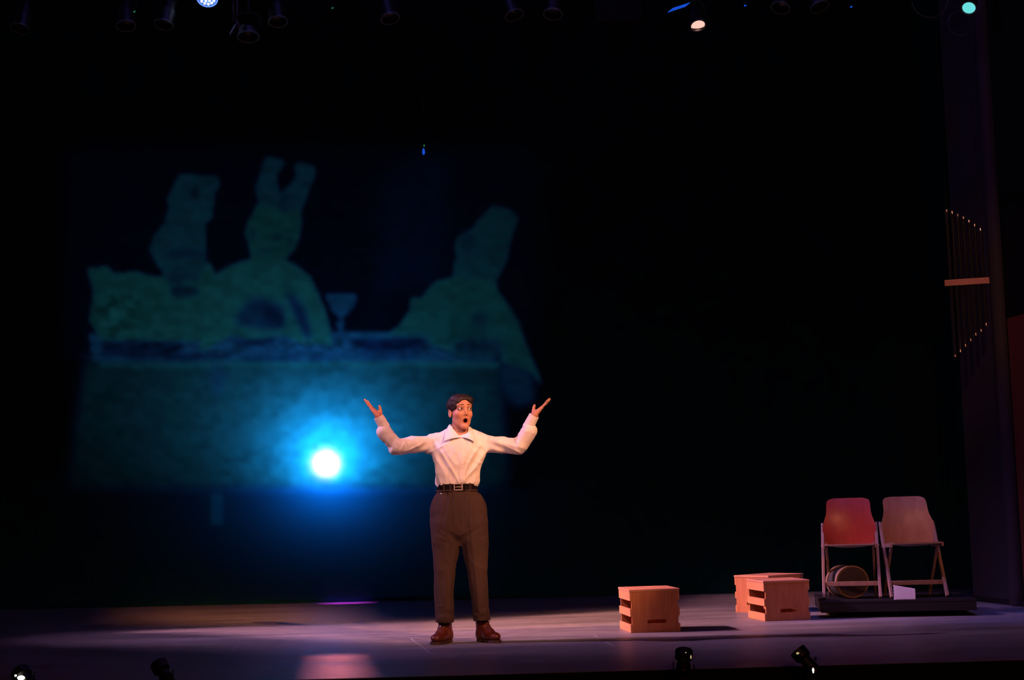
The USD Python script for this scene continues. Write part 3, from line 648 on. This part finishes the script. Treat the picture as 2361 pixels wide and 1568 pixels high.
def nets(f, lo, hi, h):
    """surface nets: mesh of f = 0 on a grid of step h"""
    lo, hi = np.asarray(lo, float), np.asarray(hi, float)
    n = np.ceil((hi - lo) / h).astype(int) + 1
    ax = [lo[i] + h * np.arange(n[i]) for i in range(3)]
    V = np.empty(n, np.float32)
    for i0 in range(0, n[0], 40):
        G = np.stack(np.meshgrid(ax[0][i0:i0 + 40], ax[1], ax[2], indexing='ij'), -1)
        V[i0:i0 + 40] = f(G)
    In = V < 0
    c = np.zeros(n - 1, np.int8)
    for a, b, d in np.ndindex(2, 2, 2): c += In[a:n[0] - 1 + a, b:n[1] - 1 + b, d:n[2] - 1 + d]
    cells = np.argwhere((c > 0) & (c < 8)); idx = -np.ones(n - 1, int); idx[tuple(cells.T)] = np.arange(len(cells))
    acc, cnt = np.zeros((len(cells), 3)), np.zeros(len(cells))
    for k in range(3):
        e = np.zeros(3, int); e[k] = 1
        for o in np.ndindex(2, 2):
            off = np.insert(np.array(o), k, 0)
            p = cells + off; v0 = V[tuple(p.T)]; v1 = V[tuple((p + e).T)]; x = (v0 < 0) != (v1 < 0)
            t = np.where(x, v0 / np.where(x, v0 - v1, 1), 0)
            acc += np.where(x[:, None], off + t[:, None] * e, 0); cnt += x
    verts = lo + h * (cells + acc / cnt[:, None])
    quads = []
    for k in range(3):
        e = np.zeros(3, int); e[k] = 1; u, w = np.eye(3, dtype=int)[(k + 1) % 3], np.eye(3, dtype=int)[(k + 2) % 3]
        sh = [n[i] - e[i] for i in range(3)]
        A, B = In[:sh[0], :sh[1], :sh[2]], In[e[0]:, e[1]:, e[2]:]
        for flip, m in ((False, A & ~B), (True, ~A & B)):
            p = np.argwhere(m); p = p[((p[:, (k + 1) % 3] > 0) & (p[:, (k + 2) % 3] > 0))]
            ok = np.all(p < n - 1, axis=1); p = p[ok]
            q = np.stack([idx[tuple((p - u - w).T)], idx[tuple((p - w).T)], idx[tuple(p.T)], idx[tuple((p - u).T)]], 1)
            quads.append(q[:, ::-1] if flip else q)
    q = np.vstack(quads)
    return trimesh.Trimesh(verts, np.vstack([q[:, [0, 1, 2]], q[:, [0, 2, 3]]]), process=False)
def nz(P, s, seed=0): return meshkit.noise(P * np.asarray(s, float), seed) - .5

person = thing('person', 'person in white shirt and dark brown trousers, mouth open, both arms raised wide, palms up', 'person', PO)

# head frame: face turned towards the picture's right
HY = math.radians(25)
HA, HB, HU = np.array([math.cos(HY), math.sin(HY), 0]), np.array([math.sin(HY), -math.cos(HY), 0]), np.array([0, 0, 1.0])
HC = np.array([.021, -.005, 1.565])
def h2w(a, b, c): return HC + a * HA + b * HB + c * HU
def tohead(P): q = P - HC; return np.stack([q @ HA, q @ HB, q[..., 2]], -1)
MOUTH = (.0, .088, -.068)
def head_sdf(Q):
    """Q in head coordinates: a right, b forward, c up"""
    S = np.stack([np.abs(Q[..., 0]), Q[..., 1], Q[..., 2]], -1)
    d = elld(Q, (0, -.012, .035), (.074, .090, .080))
    d = smin(d, elld(Q, (0, .020, -.030), (.061, .063, .088)), .03)
    d = smin(d, capd(S, (.045, .002, -.060), (.010, .060, -.108), .014, .013), .030)
    d = smin(d, elld(Q, (0, .066, -.108), (.020, .018, .015)), .020)
    d = smin(d, capd(S, (.040, .056, -.022), (.046, .040, -.026), .017, .016), .025)
    d = smin(d, capd(S, (.010, .076, .036), (.044, .060, .038), .010, .009), .018)
    d = smax(d, -elld(S, (.033, .093, .012), (.018, .014, .012)), .012)
    lid = smax(elld(S, (.034, .0690, .0125), (.0152, .0145, .0142)), -elld(S, (.034, .090, .0125), (.0138, .030, .0072)), .0015)
    d = smin(d, lid, .005)
    d = smin(d, capd(S, (0, .077, .016), (0, .091, -.020), .0070, .0100), .013)
    d = smin(d, capd(S, (.008, .084, -.027), (.012, .080, -.028), .0070, .0068), .007)
    d = smax(d, -elld(S, (.006, .092, -.034), (.0035, .006, .003)), .003)
    m = Q - np.array(MOUTH)
    rr = np.sqrt((m[..., 0] / .019) ** 2 + (m[..., 2] / .0175) ** 2)
    lip = np.sqrt(((rr - 1) * .018) ** 2 + (m[..., 1] + .012 + .40 * np.abs(m[..., 0])) ** 2) - .0046
    d = smin(d, lip, .008)
    d = smax(d, -elld(Q, (0, .080, -.068), (.0155, .050, .0140)), .004)
    ear = elld(S, (.077, -.014, -.010), (.010, .018, .032))
    ear = smax(ear, -elld(S, (.087, -.010, -.008), (.007, .010, .019)), .005)
    d = smin(d, ear, .006)
    return d
def neck_sdf(P):
    d = capd(P, (.010, .018, 1.52), (.008, .018, 1.40), .050, .054)
    return smin(d, capd(P, (-.10, .02, 1.375), (.10, .02, 1.365), .035, .035), .06)

def hand_sdf(P, wrist, fing, palm, side, elbow):
    X_ = unit(fing); Z_ = unit(np.asarray(palm, float) - np.dot(palm, X_) * X_); Y_ = np.cross(X_, Z_) * side
    q = (P - wrist) * 1.06; Q = np.stack([q @ X_, q @ Y_, q @ Z_], -1)
    ys = [.027, .009, -.009, -.026]; d = None
    for y in ys:
        c = capd(Q, (.004, y * .62, 0), (.084 - abs(y) * .22, y, 0), .0145, .0115)
        d = c if d is None else smin(d, c, .012)
    d = smin(d, capd(Q, (.018, .022, .008), (.050, .026, .006), .015, .012), .012)
    d = smin(d, capd(Q, (.014, -.020, .007), (.050, -.024, .005), .013, .011), .012)
    fl = [(.043, .025, .020), (.047, .029, .021), (.043, .027, .020), (.033, .020, .018)]
    sp = [.045, .012, -.020, -.06]; bend = [(.02, .10, .10), (-.02, .06, .08), (.02, .10, .10), (.06, .14, .12)]
    for y, L_, s_, bd_ in zip(ys, fl, sp, bend):
        p = np.array([.084 - abs(y) * .22, y, 0.0]); ang = -.10
        f = None; r = .0092 if y > -.02 else .0080
        for l_, b_ in zip(L_, bd_):
            ang += b_
            v = np.array([math.cos(ang) * math.cos(s_), math.sin(s_), math.sin(ang)]) * l_
            c = capd(Q, p, p + v, r, r * .92); f = c if f is None else smin(f, c, .004); p = p + v; r *= .93
        d = smin(d, f, .0045)
    t0, t1, t2, t3 = (.012, .020, .008), (.036, .031, .026), (.055, .029, .040), (.069, .022, .047)
    th = smin(smin(capd(Q, t0, t1, .017, .0125), capd(Q, t1, t2, .0115, .0105), .006), capd(Q, t2, t3, .0105, .0085), .004)
    d = smin(d, th, .010)
    return smin(d / 1.06, capd(P, wrist, wrist + unit(np.asarray(elbow) - wrist) * .10, .024, .029), .014)

SHL, ELL, WRL = np.array([-.165, .015, 1.355]), np.array([-.425, -.075, 1.336]), np.array([-.533, -.130, 1.535])
SHR, ELR, WRR = np.array([.165, .015, 1.345]), np.array([.410, -.075, 1.312]), np.array([.521, -.130, 1.513])
HL = dict(wrist=WRL, fing=(-.58, .30, .76), palm=(.80, -.22, .56), side=1, elbow=ELL)
HR = dict(wrist=WRR, fing=(.64, .26, .70), palm=(-.74, -.12, .64), side=-1, elbow=ELR)
def trunk_sdf(P):
    d = capd(P, (0, .02, 1.33), (0, .015, 1.10), .085, .075)
    d = smin(d, capd(P, (-.04, .02, .92), (.04, .02, .92), .09, .09), .05)
    for S_, E_, W_ in ((SHL, ELL, WRL), (SHR, ELR, WRR)):
        d = smin(d, capd(P, S_, E_, .042, .034), .03); d = smin(d, capd(P, E_, W_, .034, .025), .02)
    for hx, kx, axx in ((-.09, -.11, -.118), (.09, .108, .126)):
        d = smin(d, capd(P, (hx, .01, .85), (kx, .0, .48), .070, .045), .04); d = smin(d, capd(P, (kx, 0, .48), (axx, .035, .12), .045, .022), .03)
    return smin(d, capd(P, (0, .02, 1.37), (.008, .02, 1.45), .06, .045), .05)
def man(m): return manifold3d.Manifold(manifold3d.Mesh(m.vertices.astype(np.float32), m.faces.astype(np.uint32)))
def tri(m): m = m.to_mesh(); return trimesh.Trimesh(np.array(m.vert_properties[:, :3], float), np.array(m.tri_verts), process=False)
hm = nets(lambda P: smin(head_sdf(tohead(P)), neck_sdf(P), .018), HC + [-.17, -.13, -.235], HC + [.15, .13, .135], .0026)
pieces = [hm, nets(trunk_sdf, (-.60, -.18, .05), (.60, .13, 1.50), .0085)]
for H in (HL, HR):
    c = H['wrist'] + unit(H['fing']) * .05
    pieces.append(nets(lambda P: hand_sdf(P, **H), c - .16, c + .16, .0026))
try:
    ms = [man(m) for m in pieces]
    assert all(m.status() == manifold3d.Error.NoError for m in ms)
    u = ms[0]
    for m in ms[1:]: u = u + m
    body = tri(u)
except Exception as e:
    print('union failed', e); body = cat(*pieces)
# skin tones: lips, eye make-up, open mouth
bv = np.asarray(body.vertices); Q = tohead(bv)
tone = np.tile(np.array([.52, .255, .165]), (len(bv), 1))
def blend(mask, c):
    global tone
    mask = np.clip(mask, 0, 1)[:, None]; tone = tone * (1 - mask) + np.array(c) * mask
near = length(Q) < .16
S_ = np.stack([np.abs(Q[:, 0]), Q[:, 1], Q[:, 2]], -1)
mm_ = Q - np.array(MOUTH)
rr = np.sqrt((mm_[:, 0] / .019) ** 2 + (mm_[:, 2] / .0175) ** 2)
blend(near * (Q[:, 1] > .055) * np.clip((1.32 - rr) * 6, 0, .8), (.42, .13, .10))
blend(near * (rr < .80) * (Q[:, 1] > -.02) * np.clip((.082 - Q[:, 1]) * 150, 0, 1), (.05, .006, .008))
ee = np.sqrt(((S_[:, 0] - .034) / .0185) ** 2 + ((Q[:, 2] - .0135) / .0125) ** 2)
blend(near * (Q[:, 1] > .04) * np.clip((1.30 - ee) * 2.0, 0, .60), (.085, .035, .035))
ck = length((S_ - [.046, .055, -.03]) / [.022, .03, .018])
blend(near * np.clip((1.2 - ck), 0, .35), (.56, .20, .14))
part(person, 'body', body, 'skin', True, color=tone)

# eyes
for s in (-1, 1):
    e = trimesh.creation.icosphere(4, .0128); v = np.asarray(e.vertices); g = unit((.28, .93, .10)); dd = v / .0128 @ g
    colr = np.where((dd > .955)[:, None], [.008, .006, .006], np.where((dd > .83)[:, None], [.10, .055, .03], [.78, .74, .72]))
    e.apply_transform(frame(HA, HB, HU, h2w(s * .034, .0690, .0125)))
    part(person, 'eye', e, 'eye', True, color=colr)
    t = np.linspace(0, 1, 12)
    xs_ = .014 + .040 * t; zs_ = .0400 + .004 * np.sin(t * PI) - .007 * t ** 2
    arc = []
    for x_, z_ in zip(xs_, zs_):
        bs = np.linspace(.12, .03, 120); dd = head_sdf(np.stack([np.full(120, s * x_), bs, np.full(120, z_)], -1)); arc.append((s * x_, bs[np.argmax(dd < 0)] + .0002, z_))
    part(person, 'eyebrow', tube([h2w(*p) for p in arc], .0026 * (1 - .75 * t ** 2) + .0005, 8), 'brow')

# hair: short, swept up from the forehead to one side
def hair_sdf(P):
    Q = tohead(P)
    w = Q + .003 * np.stack([nz(Q, (60, 60, 60), 3), nz(Q, (60, 60, 60), 4), nz(Q, (60, 60, 60), 5)], -1)
    d = elld(w, (-.002, -.018, .042), (.088, .098, .081))
    d = smin(d, elld(w, (.022, .018, .078), (.062, .054, .034)), .02)
    d = smin(d, elld(w, (-.030, .010, .080), (.045, .050, .034)), .02)
    face = elld(Q, (.000, .105, -.008), (.0710, .078, .095))
    d = smax(d, -face, .008)
    low = capd(np.stack([np.abs(Q[..., 0]), Q[..., 1], Q[..., 2]], -1), (.085, .05, -.035), (.085, -.005, -.035), .032, .034)
    d = smax(d, -low, .008)
    d = smax(d, -(Q[..., 2] + .078), .01)
    return d + .0030 * nz(Q, (40, 60, 240), 8) * 0 + .0035 * nz(Q + .02 * Q[..., [2, 0, 1]], (260, 30, 60), 9)
part(person, 'hair', nets(hair_sdf, HC + [-.13, -.13, -.11], HC + [.13, .13, .15], .0026), 'hair', True)

# shirt
TORSO = [(1.035, -.019, .0, .128, .092), (1.06, -.018, .0, .140, .100), (1.085, -.016, -.002, .150, .108), (1.12, -.012, -.003, .157, .112), (1.18, -.006, -.004, .166, .118), (1.25, -.001, -.004, .180, .124),
         (1.31, 0, .0, .186, .120), (1.36, -.001, .006, .188, .104), (1.395, -.002, .012, .186, .082), (1.418, -.002, .018, .160, .064), (1.440, .002, .022, .112, .056), (1.458, .006, .022, .074, .058), (1.468, .008, .022, .058, .056)]
def sleeve(P, S_, E_, W_, s):
    up = unit(E_ - S_)
    d = capd(P, S_ + [0, 0, -.002], S_ + (E_ - S_) * .5, .066, .056)
    d = smin(d, capd(P, S_ + (E_ - S_) * .5, E_ + [s * -.004, 0, -.004], .056, .053), .02)
    cb = W_ + (E_ - W_) * .44
    d = smin(d, capd(P, E_ + [s * .006, 0, .004], cb + [s * .016, .0, -.010], .053, .051), .016)
    d = smin(d, capd(P, cb + [s * .010, 0, -.004], W_ + (E_ - W_) * .36, .046, .036), .012)
    return d
def shirt_sdf(P):
    d = profile(P, TORSO, 2.35)
    sl = np.minimum(sleeve(P, SHL, ELL, WRL, -1), sleeve(P, SHR, ELR, WRR, 1))
    d = smin(d, sl, .030)
    m = np.abs(d) < .05
    Pm = P[m]
    if len(Pm):
        w = .010 * nz(Pm, (9, 9, 7), 1) + .008 * nz(Pm, (26, 26, 12), 2)
        for s, SH_, EL_ in ((-1, SHL, ELL), (1, SHR, ELR)):
            # long creases: from the armpit to the waist, along the sleeve, and around the elbow
            for a_, b_, sc, am, sd in (((s * .19, -.1, 1.30), (s * .07, -.1, 1.10), 26, .040, 3), ((s * .17, -.08, 1.38), (s * .36, -.1, 1.30), 32, .046, 4), (EL_ + [0, 0, .05], EL_ + [s * .05, 0, -.05], 36, .046, 5), (EL_ * .3 + (WRL if s < 0 else WRR) * .7, EL_ * .7 + (WRL if s < 0 else WRR) * .3, 32, .034, 17)):
                a_, b_ = np.asarray(a_, float), np.asarray(b_, float); u = unit(b_ - a_); v = unit(np.cross(u, (0, 1, 0)))
                env = np.exp(-((Pm - (a_ + b_) / 2) ** 2).sum(-1) / (2 * (length(b_ - a_) * .55) ** 2))
                q_ = np.stack([(Pm @ v) * sc, (Pm @ u) * 4.5, Pm[..., 1] * 9], -1)
                r_ = meshkit.noise(q_, sd); w = w + am * env * (np.abs(r_ - .5) - .13)
        w = w + .026 * np.exp(-((Pm[..., 2] - 1.075) / .045) ** 2) * (np.abs(nz(Pm, (42, 30, 7), 7)) - .12)
        d[m] = d[m] + w
    # neck opening
    d = smax(d, -capd(P, (.014, -.012, 1.405), (.016, -.016, 1.55), .050, .060), .006)
    d = smax(d, -capd(P, (.024, -.11, 1.40), (.018, -.02, 1.46), .014, .04), .006)
    return d
shirt = nets(shirt_sdf, (-.60, -.24, 1.02), (.59, .16, 1.49), .0052)
part(person, 'shirt', shirt, 'shirt', True)
def front_y(f, x, z, y0=-.22, y1=.05):
    ys = np.linspace(y0, y1, 140); d = f(np.stack([np.full_like(ys, x), ys, np.full_like(ys, z)], -1)); k = np.argmax(d < 0)
    return ys[k] if d[k] < 0 else y1
# placket and buttons
zs = np.linspace(1.375, 1.045, 28)
pc = np.array([[(xc, front_y(shirt_sdf, .022, z) - .0042 - (.0012 if abs(xc - .022) < .014 else 0), z) for z in zs] for xc in (.003, .006, .014, .022, .030, .038, .041)])
pc[:, :, 1] = gaussian_filter(pc[:, :, 1], (0, .7))
part(person, 'placket', sheet(pc, .006, (0, 1, 0)), 'shirt_collar', 40)
for z in (1.335, 1.270, 1.205, 1.140, 1.082):
    k = int(np.argmin(abs(zs - z))); b = trimesh.creation.cylinder(.0052, .003, sections=16); b.apply_transform(rotm(PI / 2, (1, 0, 0))); b.apply_translation((.022, pc[3, k, 1] - .0015, z)); part(person, 'button', b, 'shirt_collar')
# collar: stand and two leaves
a = np.linspace(0, 2 * PI, 49)[:-1]
a = np.linspace(-PI * .16, PI * 1.16, 40)
st = np.array([[(.012 + .064 * np.cos(t), .012 + .060 * np.sin(t) - .010 * k, 1.428 + .022 * np.sin(t) + .006 * -np.cos(t) + .030 * k) for k in (0, .5, 1)] for t in a])
part(person, 'collar_stand', sheet(st, .003, (0, 0, 0.001)), 'shirt_collar', 50)
def leaf(top, bot, n=14):
    ft = [PchipInterpolator(np.linspace(0, 1, len(top)), np.array(top)[:, i]) for i in range(3)]; fb = [PchipInterpolator(np.linspace(0, 1, len(bot)), np.array(bot)[:, i]) for i in range(3)]
    u = np.linspace(0, 1, 22); v = np.linspace(0, 1, n)
    T_ = np.stack([f(u) for f in ft], -1); B_ = np.stack([f(u) for f in fb], -1)
    G = T_[:, None] * (1 - v)[None, :, None] + B_[:, None] * v[None, :, None]
    bulge = np.sin(v * PI)[None, :] * .010
    G[..., 1] -= bulge * np.linspace(0, 1, 22)[:, None]; G[..., 2] += bulge * .6
    return sheet(G, .0045, (0, .7, -.7))
part(person, 'collar_leaf', leaf([(.012, .086, 1.482), (-.040, .066, 1.484), (-.058, .020, 1.482), (-.046, -.030, 1.462), (-.010, -.070, 1.415), (.020, -.092, 1.384)],
                                 [(.012, .096, 1.446), (-.060, .080, 1.450), (-.080, .030, 1.447), (-.088, -.030, 1.430), (-.092, -.080, 1.400), (-.094, -.122, 1.360)]), 'shirt_collar', 50)
part(person, 'collar_leaf', leaf([(.012, .086, 1.482), (.058, .066, 1.474), (.082, .022, 1.458), (.080, -.028, 1.440), (.054, -.070, 1.408), (.026, -.092, 1.384)],
                                 [(.012, .096, 1.446), (.078, .080, 1.440), (.100, .030, 1.432), (.107, -.030, 1.414), (.111, -.080, 1.386), (.112, -.120, 1.349)]), 'shirt_collar', 50)
# cuffs
for W_, E_, s in ((WRL, ELL, -1), (WRR, ELR, 1)):
    u = unit(E_ - W_); c0 = W_ - u * .004; T = along(c0, c0 + u)
    m = lathe([(.0300, 0), (.0335, .0), (.0350, .003), (.0385, .085), (.037, .088), (.034, .088), (.0300, 0)], 40)
    a_ = np.arctan2(m.vertices[:, 1], m.vertices[:, 0]); m.vertices[:, :2] *= (1 + .03 * np.cos(3 * a_))[:, None]
    part(person, 'cuff', moved(m, T), 'shirt_collar', 50)
    b = trimesh.creation.cylinder(.005, .003, sections=14); b.apply_transform(frame(*np.eye(3), (0, -.0385, .03)) @ rotm(PI / 2, (1, 0, 0))); part(person, 'button', moved(b, T), 'shirt_collar')

# trousers
HIP = [(.655, -.006, .008, .010, .05), (.68, -.006, .006, .040, .09), (.71, -.007, .005, .105, .115), (.76, -.009, .004, .168, .128), (.83, -.010, .003, .190, .134), (.88, -.012, .002, .191, .134), (.93, -.014, .001, .182, .130), (.98, -.017, .0, .163, .120), (1.02, -.019, 0, .140, .106), (1.05, -.019, 0, .131, .100), (1.068, -.019, 0, .130, .099)]
LEGL = [(.138, -.124, .018, .060, .080), (.16, -.124, .016, .063, .082), (.25, -.122, .012, .065, .083), (.39, -.121, .004, .068, .086), (.52, -.117, .0, .077, .092), (.62, -.106, .0, .092, .102), (.68, -.103, .002, .099, .114), (.80, -.102, .004, .100, .122), (.86, -.098, .004, .080, .100), (.90, -.09, .004, .04, .06)]
LEGR = [(.146, .128, .018, .055, .078), (.17, .128, .016, .057, .080), (.25, .124, .012, .059, .082), (.39, .112, .004, .067, .086), (.52, .103, .0, .076, .092), (.62, .097, .0, .087, .102), (.68, .091, .002, .095, .114), (.80, .086, .004, .097, .122), (.86, .080, .004, .080, .100), (.90, .07, .004, .04, .06)]
def trouser_sdf(P):
    d = profile(P, HIP, 2.3)
    d = smin(d, smin(profile(P, LEGL, 2.2), profile(P, LEGR, 2.2), .006), .022)
    m = np.abs(d) < .045; Pm = P[m]
    if len(Pm):
        x, y, z = Pm[..., 0], Pm[..., 1], Pm[..., 2]; fr = np.clip(-y * 14, 0, 1)
        w = .012 * nz(Pm, (14, 10, 3.5), 11) + .008 * nz(Pm, (26, 20, 6), 12) + .003 * nz(Pm, (50, 40, 16), 13)
        for cx, ph in ((-.085, 0), (-.052, 1), (.052, 2), (.030, 3)):     # pleats open downwards from the waistband
            xx = x - cx * (1 + .35 * (1.03 - z)); env = np.clip((1.035 - z) * 30, 0, 1) * np.exp(-np.clip(1.0 - z, 0, 9) / .16)
            w = w + fr * env * .0075 * np.exp(-(xx / .009) ** 2) - fr * env * .004 * np.exp(-((xx - .016) / .012) ** 2)
        for cx0, cx1 in ((-.085, -.120), (.060, .115)):                   # pressed front crease
            xx = x - (cx0 + (cx1 - cx0) * np.clip((.95 - z) / .75, 0, 1)); w = w - fr * .0045 * np.exp(-(xx / .010) ** 2) * np.clip((.93 - z) * 8, 0, 1)
        w = w + .016 * np.exp(-((z - .71) / .06) ** 2) * (np.abs(meshkit.noise(np.stack([(z - np.abs(x + .006) * .6) * 26, x * 5, y * 8], -1), 14) - .5) - .12) * fr
        w = w + .014 * np.exp(-((z - .20) / .06) ** 2) * (np.abs(nz(Pm, (14, 14, 30), 15)) - .12)
        w = w + .014 * np.exp(-((z - .50) / .07) ** 2) * (np.abs(meshkit.noise(np.stack([(z + x * .8) * 22, x * 8, y * 8], -1), 16) - .5) - .12)
        w = w + .003 * np.exp(-(x + .004) ** 2 / .00006) * fr * np.clip((z - .70) * 9, 0, 1)
        d[m] = d[m] + w
    return d
part(person, 'trousers', nets(trouser_sdf, (-.235, -.17, .12), (.215, .17, 1.085), .0052), 'trousers', True)
# waistband, belt, loops, buckle, little pin
def band(z0, z1, w, dpt, off, th, name, m, label=None):
    t = np.linspace(0, 2 * PI, 65)[:-1]; pw = 2 / 2.3
    ring = lambda z, k: np.stack([-.019 + (w + k) * np.sign(np.cos(t)) * np.abs(np.cos(t)) ** pw, (dpt + k) * np.sign(np.sin(t)) * np.abs(np.sin(t)) ** pw, np.full(64, z)], 1)
    rings = [ring(z0, off), ring(z0 + .002, off + th), ring(z1 - .002, off + th), ring(z1, off), ring(z1, off - .004), ring(z0, off - .004)]
    v = np.vstack(rings); i = np.arange(64); j = (i + 1) % 64; f = []
    for r in range(6):
        s_ = (r + 1) % 6; f += [np.stack([r * 64 + i, r * 64 + j, s_ * 64 + j], 1), np.stack([r * 64 + i, s_ * 64 + j, s_ * 64 + i], 1)]
    mm = trimesh.Trimesh(v, np.vstack(f), process=False); mm.fix_normals(); return part(person, name, mm, m, 35, label)
band(1.018, 1.030, .1415, .1075, .001, .002, 'waistband', 'trousers')
belt = band(1.027, 1.069, .134, .104, .001, .0035, 'belt', 'belt', 'glossy black leather belt')
yb_ = -.1115
bk = manifold3d.CrossSection([[(-.030, -.024), (.030, -.024), (.030, .024), (-.030, .024)]]).offset(-.010, manifold3d.JoinType.Round, 2, 24).offset(.010, manifold3d.JoinType.Round, 2, 24)
bk = bk - bk.offset(-.006, manifold3d.JoinType.Round, 2, 24)
bm = tri(manifold3d.Manifold.extrude(bk, .005)); bm.apply_transform(frame((1, 0, 0), (0, 0, 1), (0, -1, 0), (-.006, yb_, 1.048)))
part(belt, 'buckle', bm, 'chrome', 30)
part(belt, 'buckle_prong', bar((-.030, yb_ - .006, 1.048), (.026, yb_ - .005, 1.048), .004, .004), 'chrome')
part(belt, 'keeper', bx(.010, .007, .046, (.040, yb_ + .002, 1.048), .002), 'belt')
for x_ in (-.105, -.060, .075):
    y_ = -.104 * (1 - min(1, abs((x_ + .019) / .134)) ** 2.3) ** (1 / 2.3) - .0055
    part(person, 'belt_loop', bx(.011, .005, .056, (x_, y_, 1.045), .0015), 'trousers')
b = trimesh.creation.icosphere(2, .006); b.apply_translation((-.122, front_y(trouser_sdf, -.122, 1.004) - .003, 1.004)); part(person, 'pin', b, 'chrome', True, 'tiny silver pin')

# boots
def boot(heel, yaw, ank, s):
    """lace-up boot; local x across, y towards the toe, z up; heel at the origin"""
    T = frame((math.cos(yaw), math.sin(yaw), 0), (math.sin(yaw), -math.cos(yaw), 0), (0, 0, 1), (heel[0], heel[1], 0))
    R3 = T[:3, :3]; o = T[:3, 3]
    A_ = (np.array(ank) - o) @ R3
    def f(P):
        Q = (P - o) @ R3
        d = capd(Q, (0, .030, .046), (0, .115, .048), .036, .037)
        d = smin(d, elld(Q, (0, .165, .040), (.045, .070, .034)), .025)
        d = smin(d, capd(Q, (0, .120, .064), (A_[0], A_[1] + .018, .125), .030, .034), .03)
        d = smin(d, capd(Q, (0, .032, .05), (A_[0], A_[1], .185), .037, .044), .03)
        d = smax(d, .014 - Q[..., 2], .004); d = smax(d, Q[..., 2] - .20, .004)
        toe = np.abs(Q[..., 1] - (.182 - 3.5 * Q[..., 0] ** 2)) 
        d = d + .0022 * np.exp(-(toe / .004) ** 2)
        return d + .004 * nz(Q, (40, 30, 40), 21) * np.exp(-((Q[..., 1] - .12) / .05) ** 2)
    c = o + R3 @ np.array([0, .11, .09])
    bt_ = part(person, 'boot', nets(f, c - [.17, .19, .10], c + [.17, .19, .115], .004), 'boot', True)
    y = np.linspace(-.010, .236, 30); wd = np.array([PchipInterpolator([-.010, 0, .03, .08, .13, .17, .21, .232, .236], [.004, .022, .034, .033, .043, .046, .036, .014, .004])(t_) for t_ in y])
    sole = Polygon(np.vstack([np.stack([wd, y], 1), np.stack([-wd[::-1], y[::-1]], 1)]).tolist()).buffer(.002)
    m1 = extrude(sole, .009); m1.apply_translation((0, 0, .010)); m2 = extrude(sole.intersection(sbox(-.1, -.05, .1, .075)), .011); m3 = extrude(sole.intersection(sbox(-.1, .115, .1, .3)), .011)
    part(bt_, 'sole', moved(m1, T), 'boot_sole', False); part(bt_, 'heel_block', moved(m2, T), 'boot_sole', False); part(bt_, 'tread', moved(m3, T), 'boot_sole', False)
    # laces over the instep
    for k in range(6):
        q = k / 5; yy, zz = .142 - .052 * q + (A_[1] - .02) * q * .4, .081 + .070 * q
        e = []
        for x_ in np.linspace(-.026, .026, 9):
            p = np.array([x_ + A_[0] * q * .5, .30, zz + .012 + .006 * (1 if k % 2 else -1) * x_ / .026]); ys_ = np.linspace(.26, .0, 120); dd = f((np.stack([np.full(120, p[0]), ys_, np.full(120, p[2])], -1)) @ R3.T + o); i_ = np.argmax(dd < 0); e.append((p[0], ys_[i_] + .0015, p[2]))
        part(bt_, 'lace', moved(tube(e, .0022, 6), T), 'lace')
    e = e[len(e) // 2]
    for sx in (-1, 1):
        t = np.linspace(0, 1, 14); part(bt_, 'lace_bow', moved(tube(np.stack([e[0] + sx * .030 * np.sin(t * PI * .9) , e[1] + .006 + .012 * t, e[2] - .004 - .035 * t ** 1.5 + .014 * np.sin(t * PI)], 1), .0016, 6), T), 'lace')
    return bt_
boot((-.098, .080), -.42, (-.121, .030, .15), -1)
boot((.108, .075), .60, (.127, .035, .15), 1)
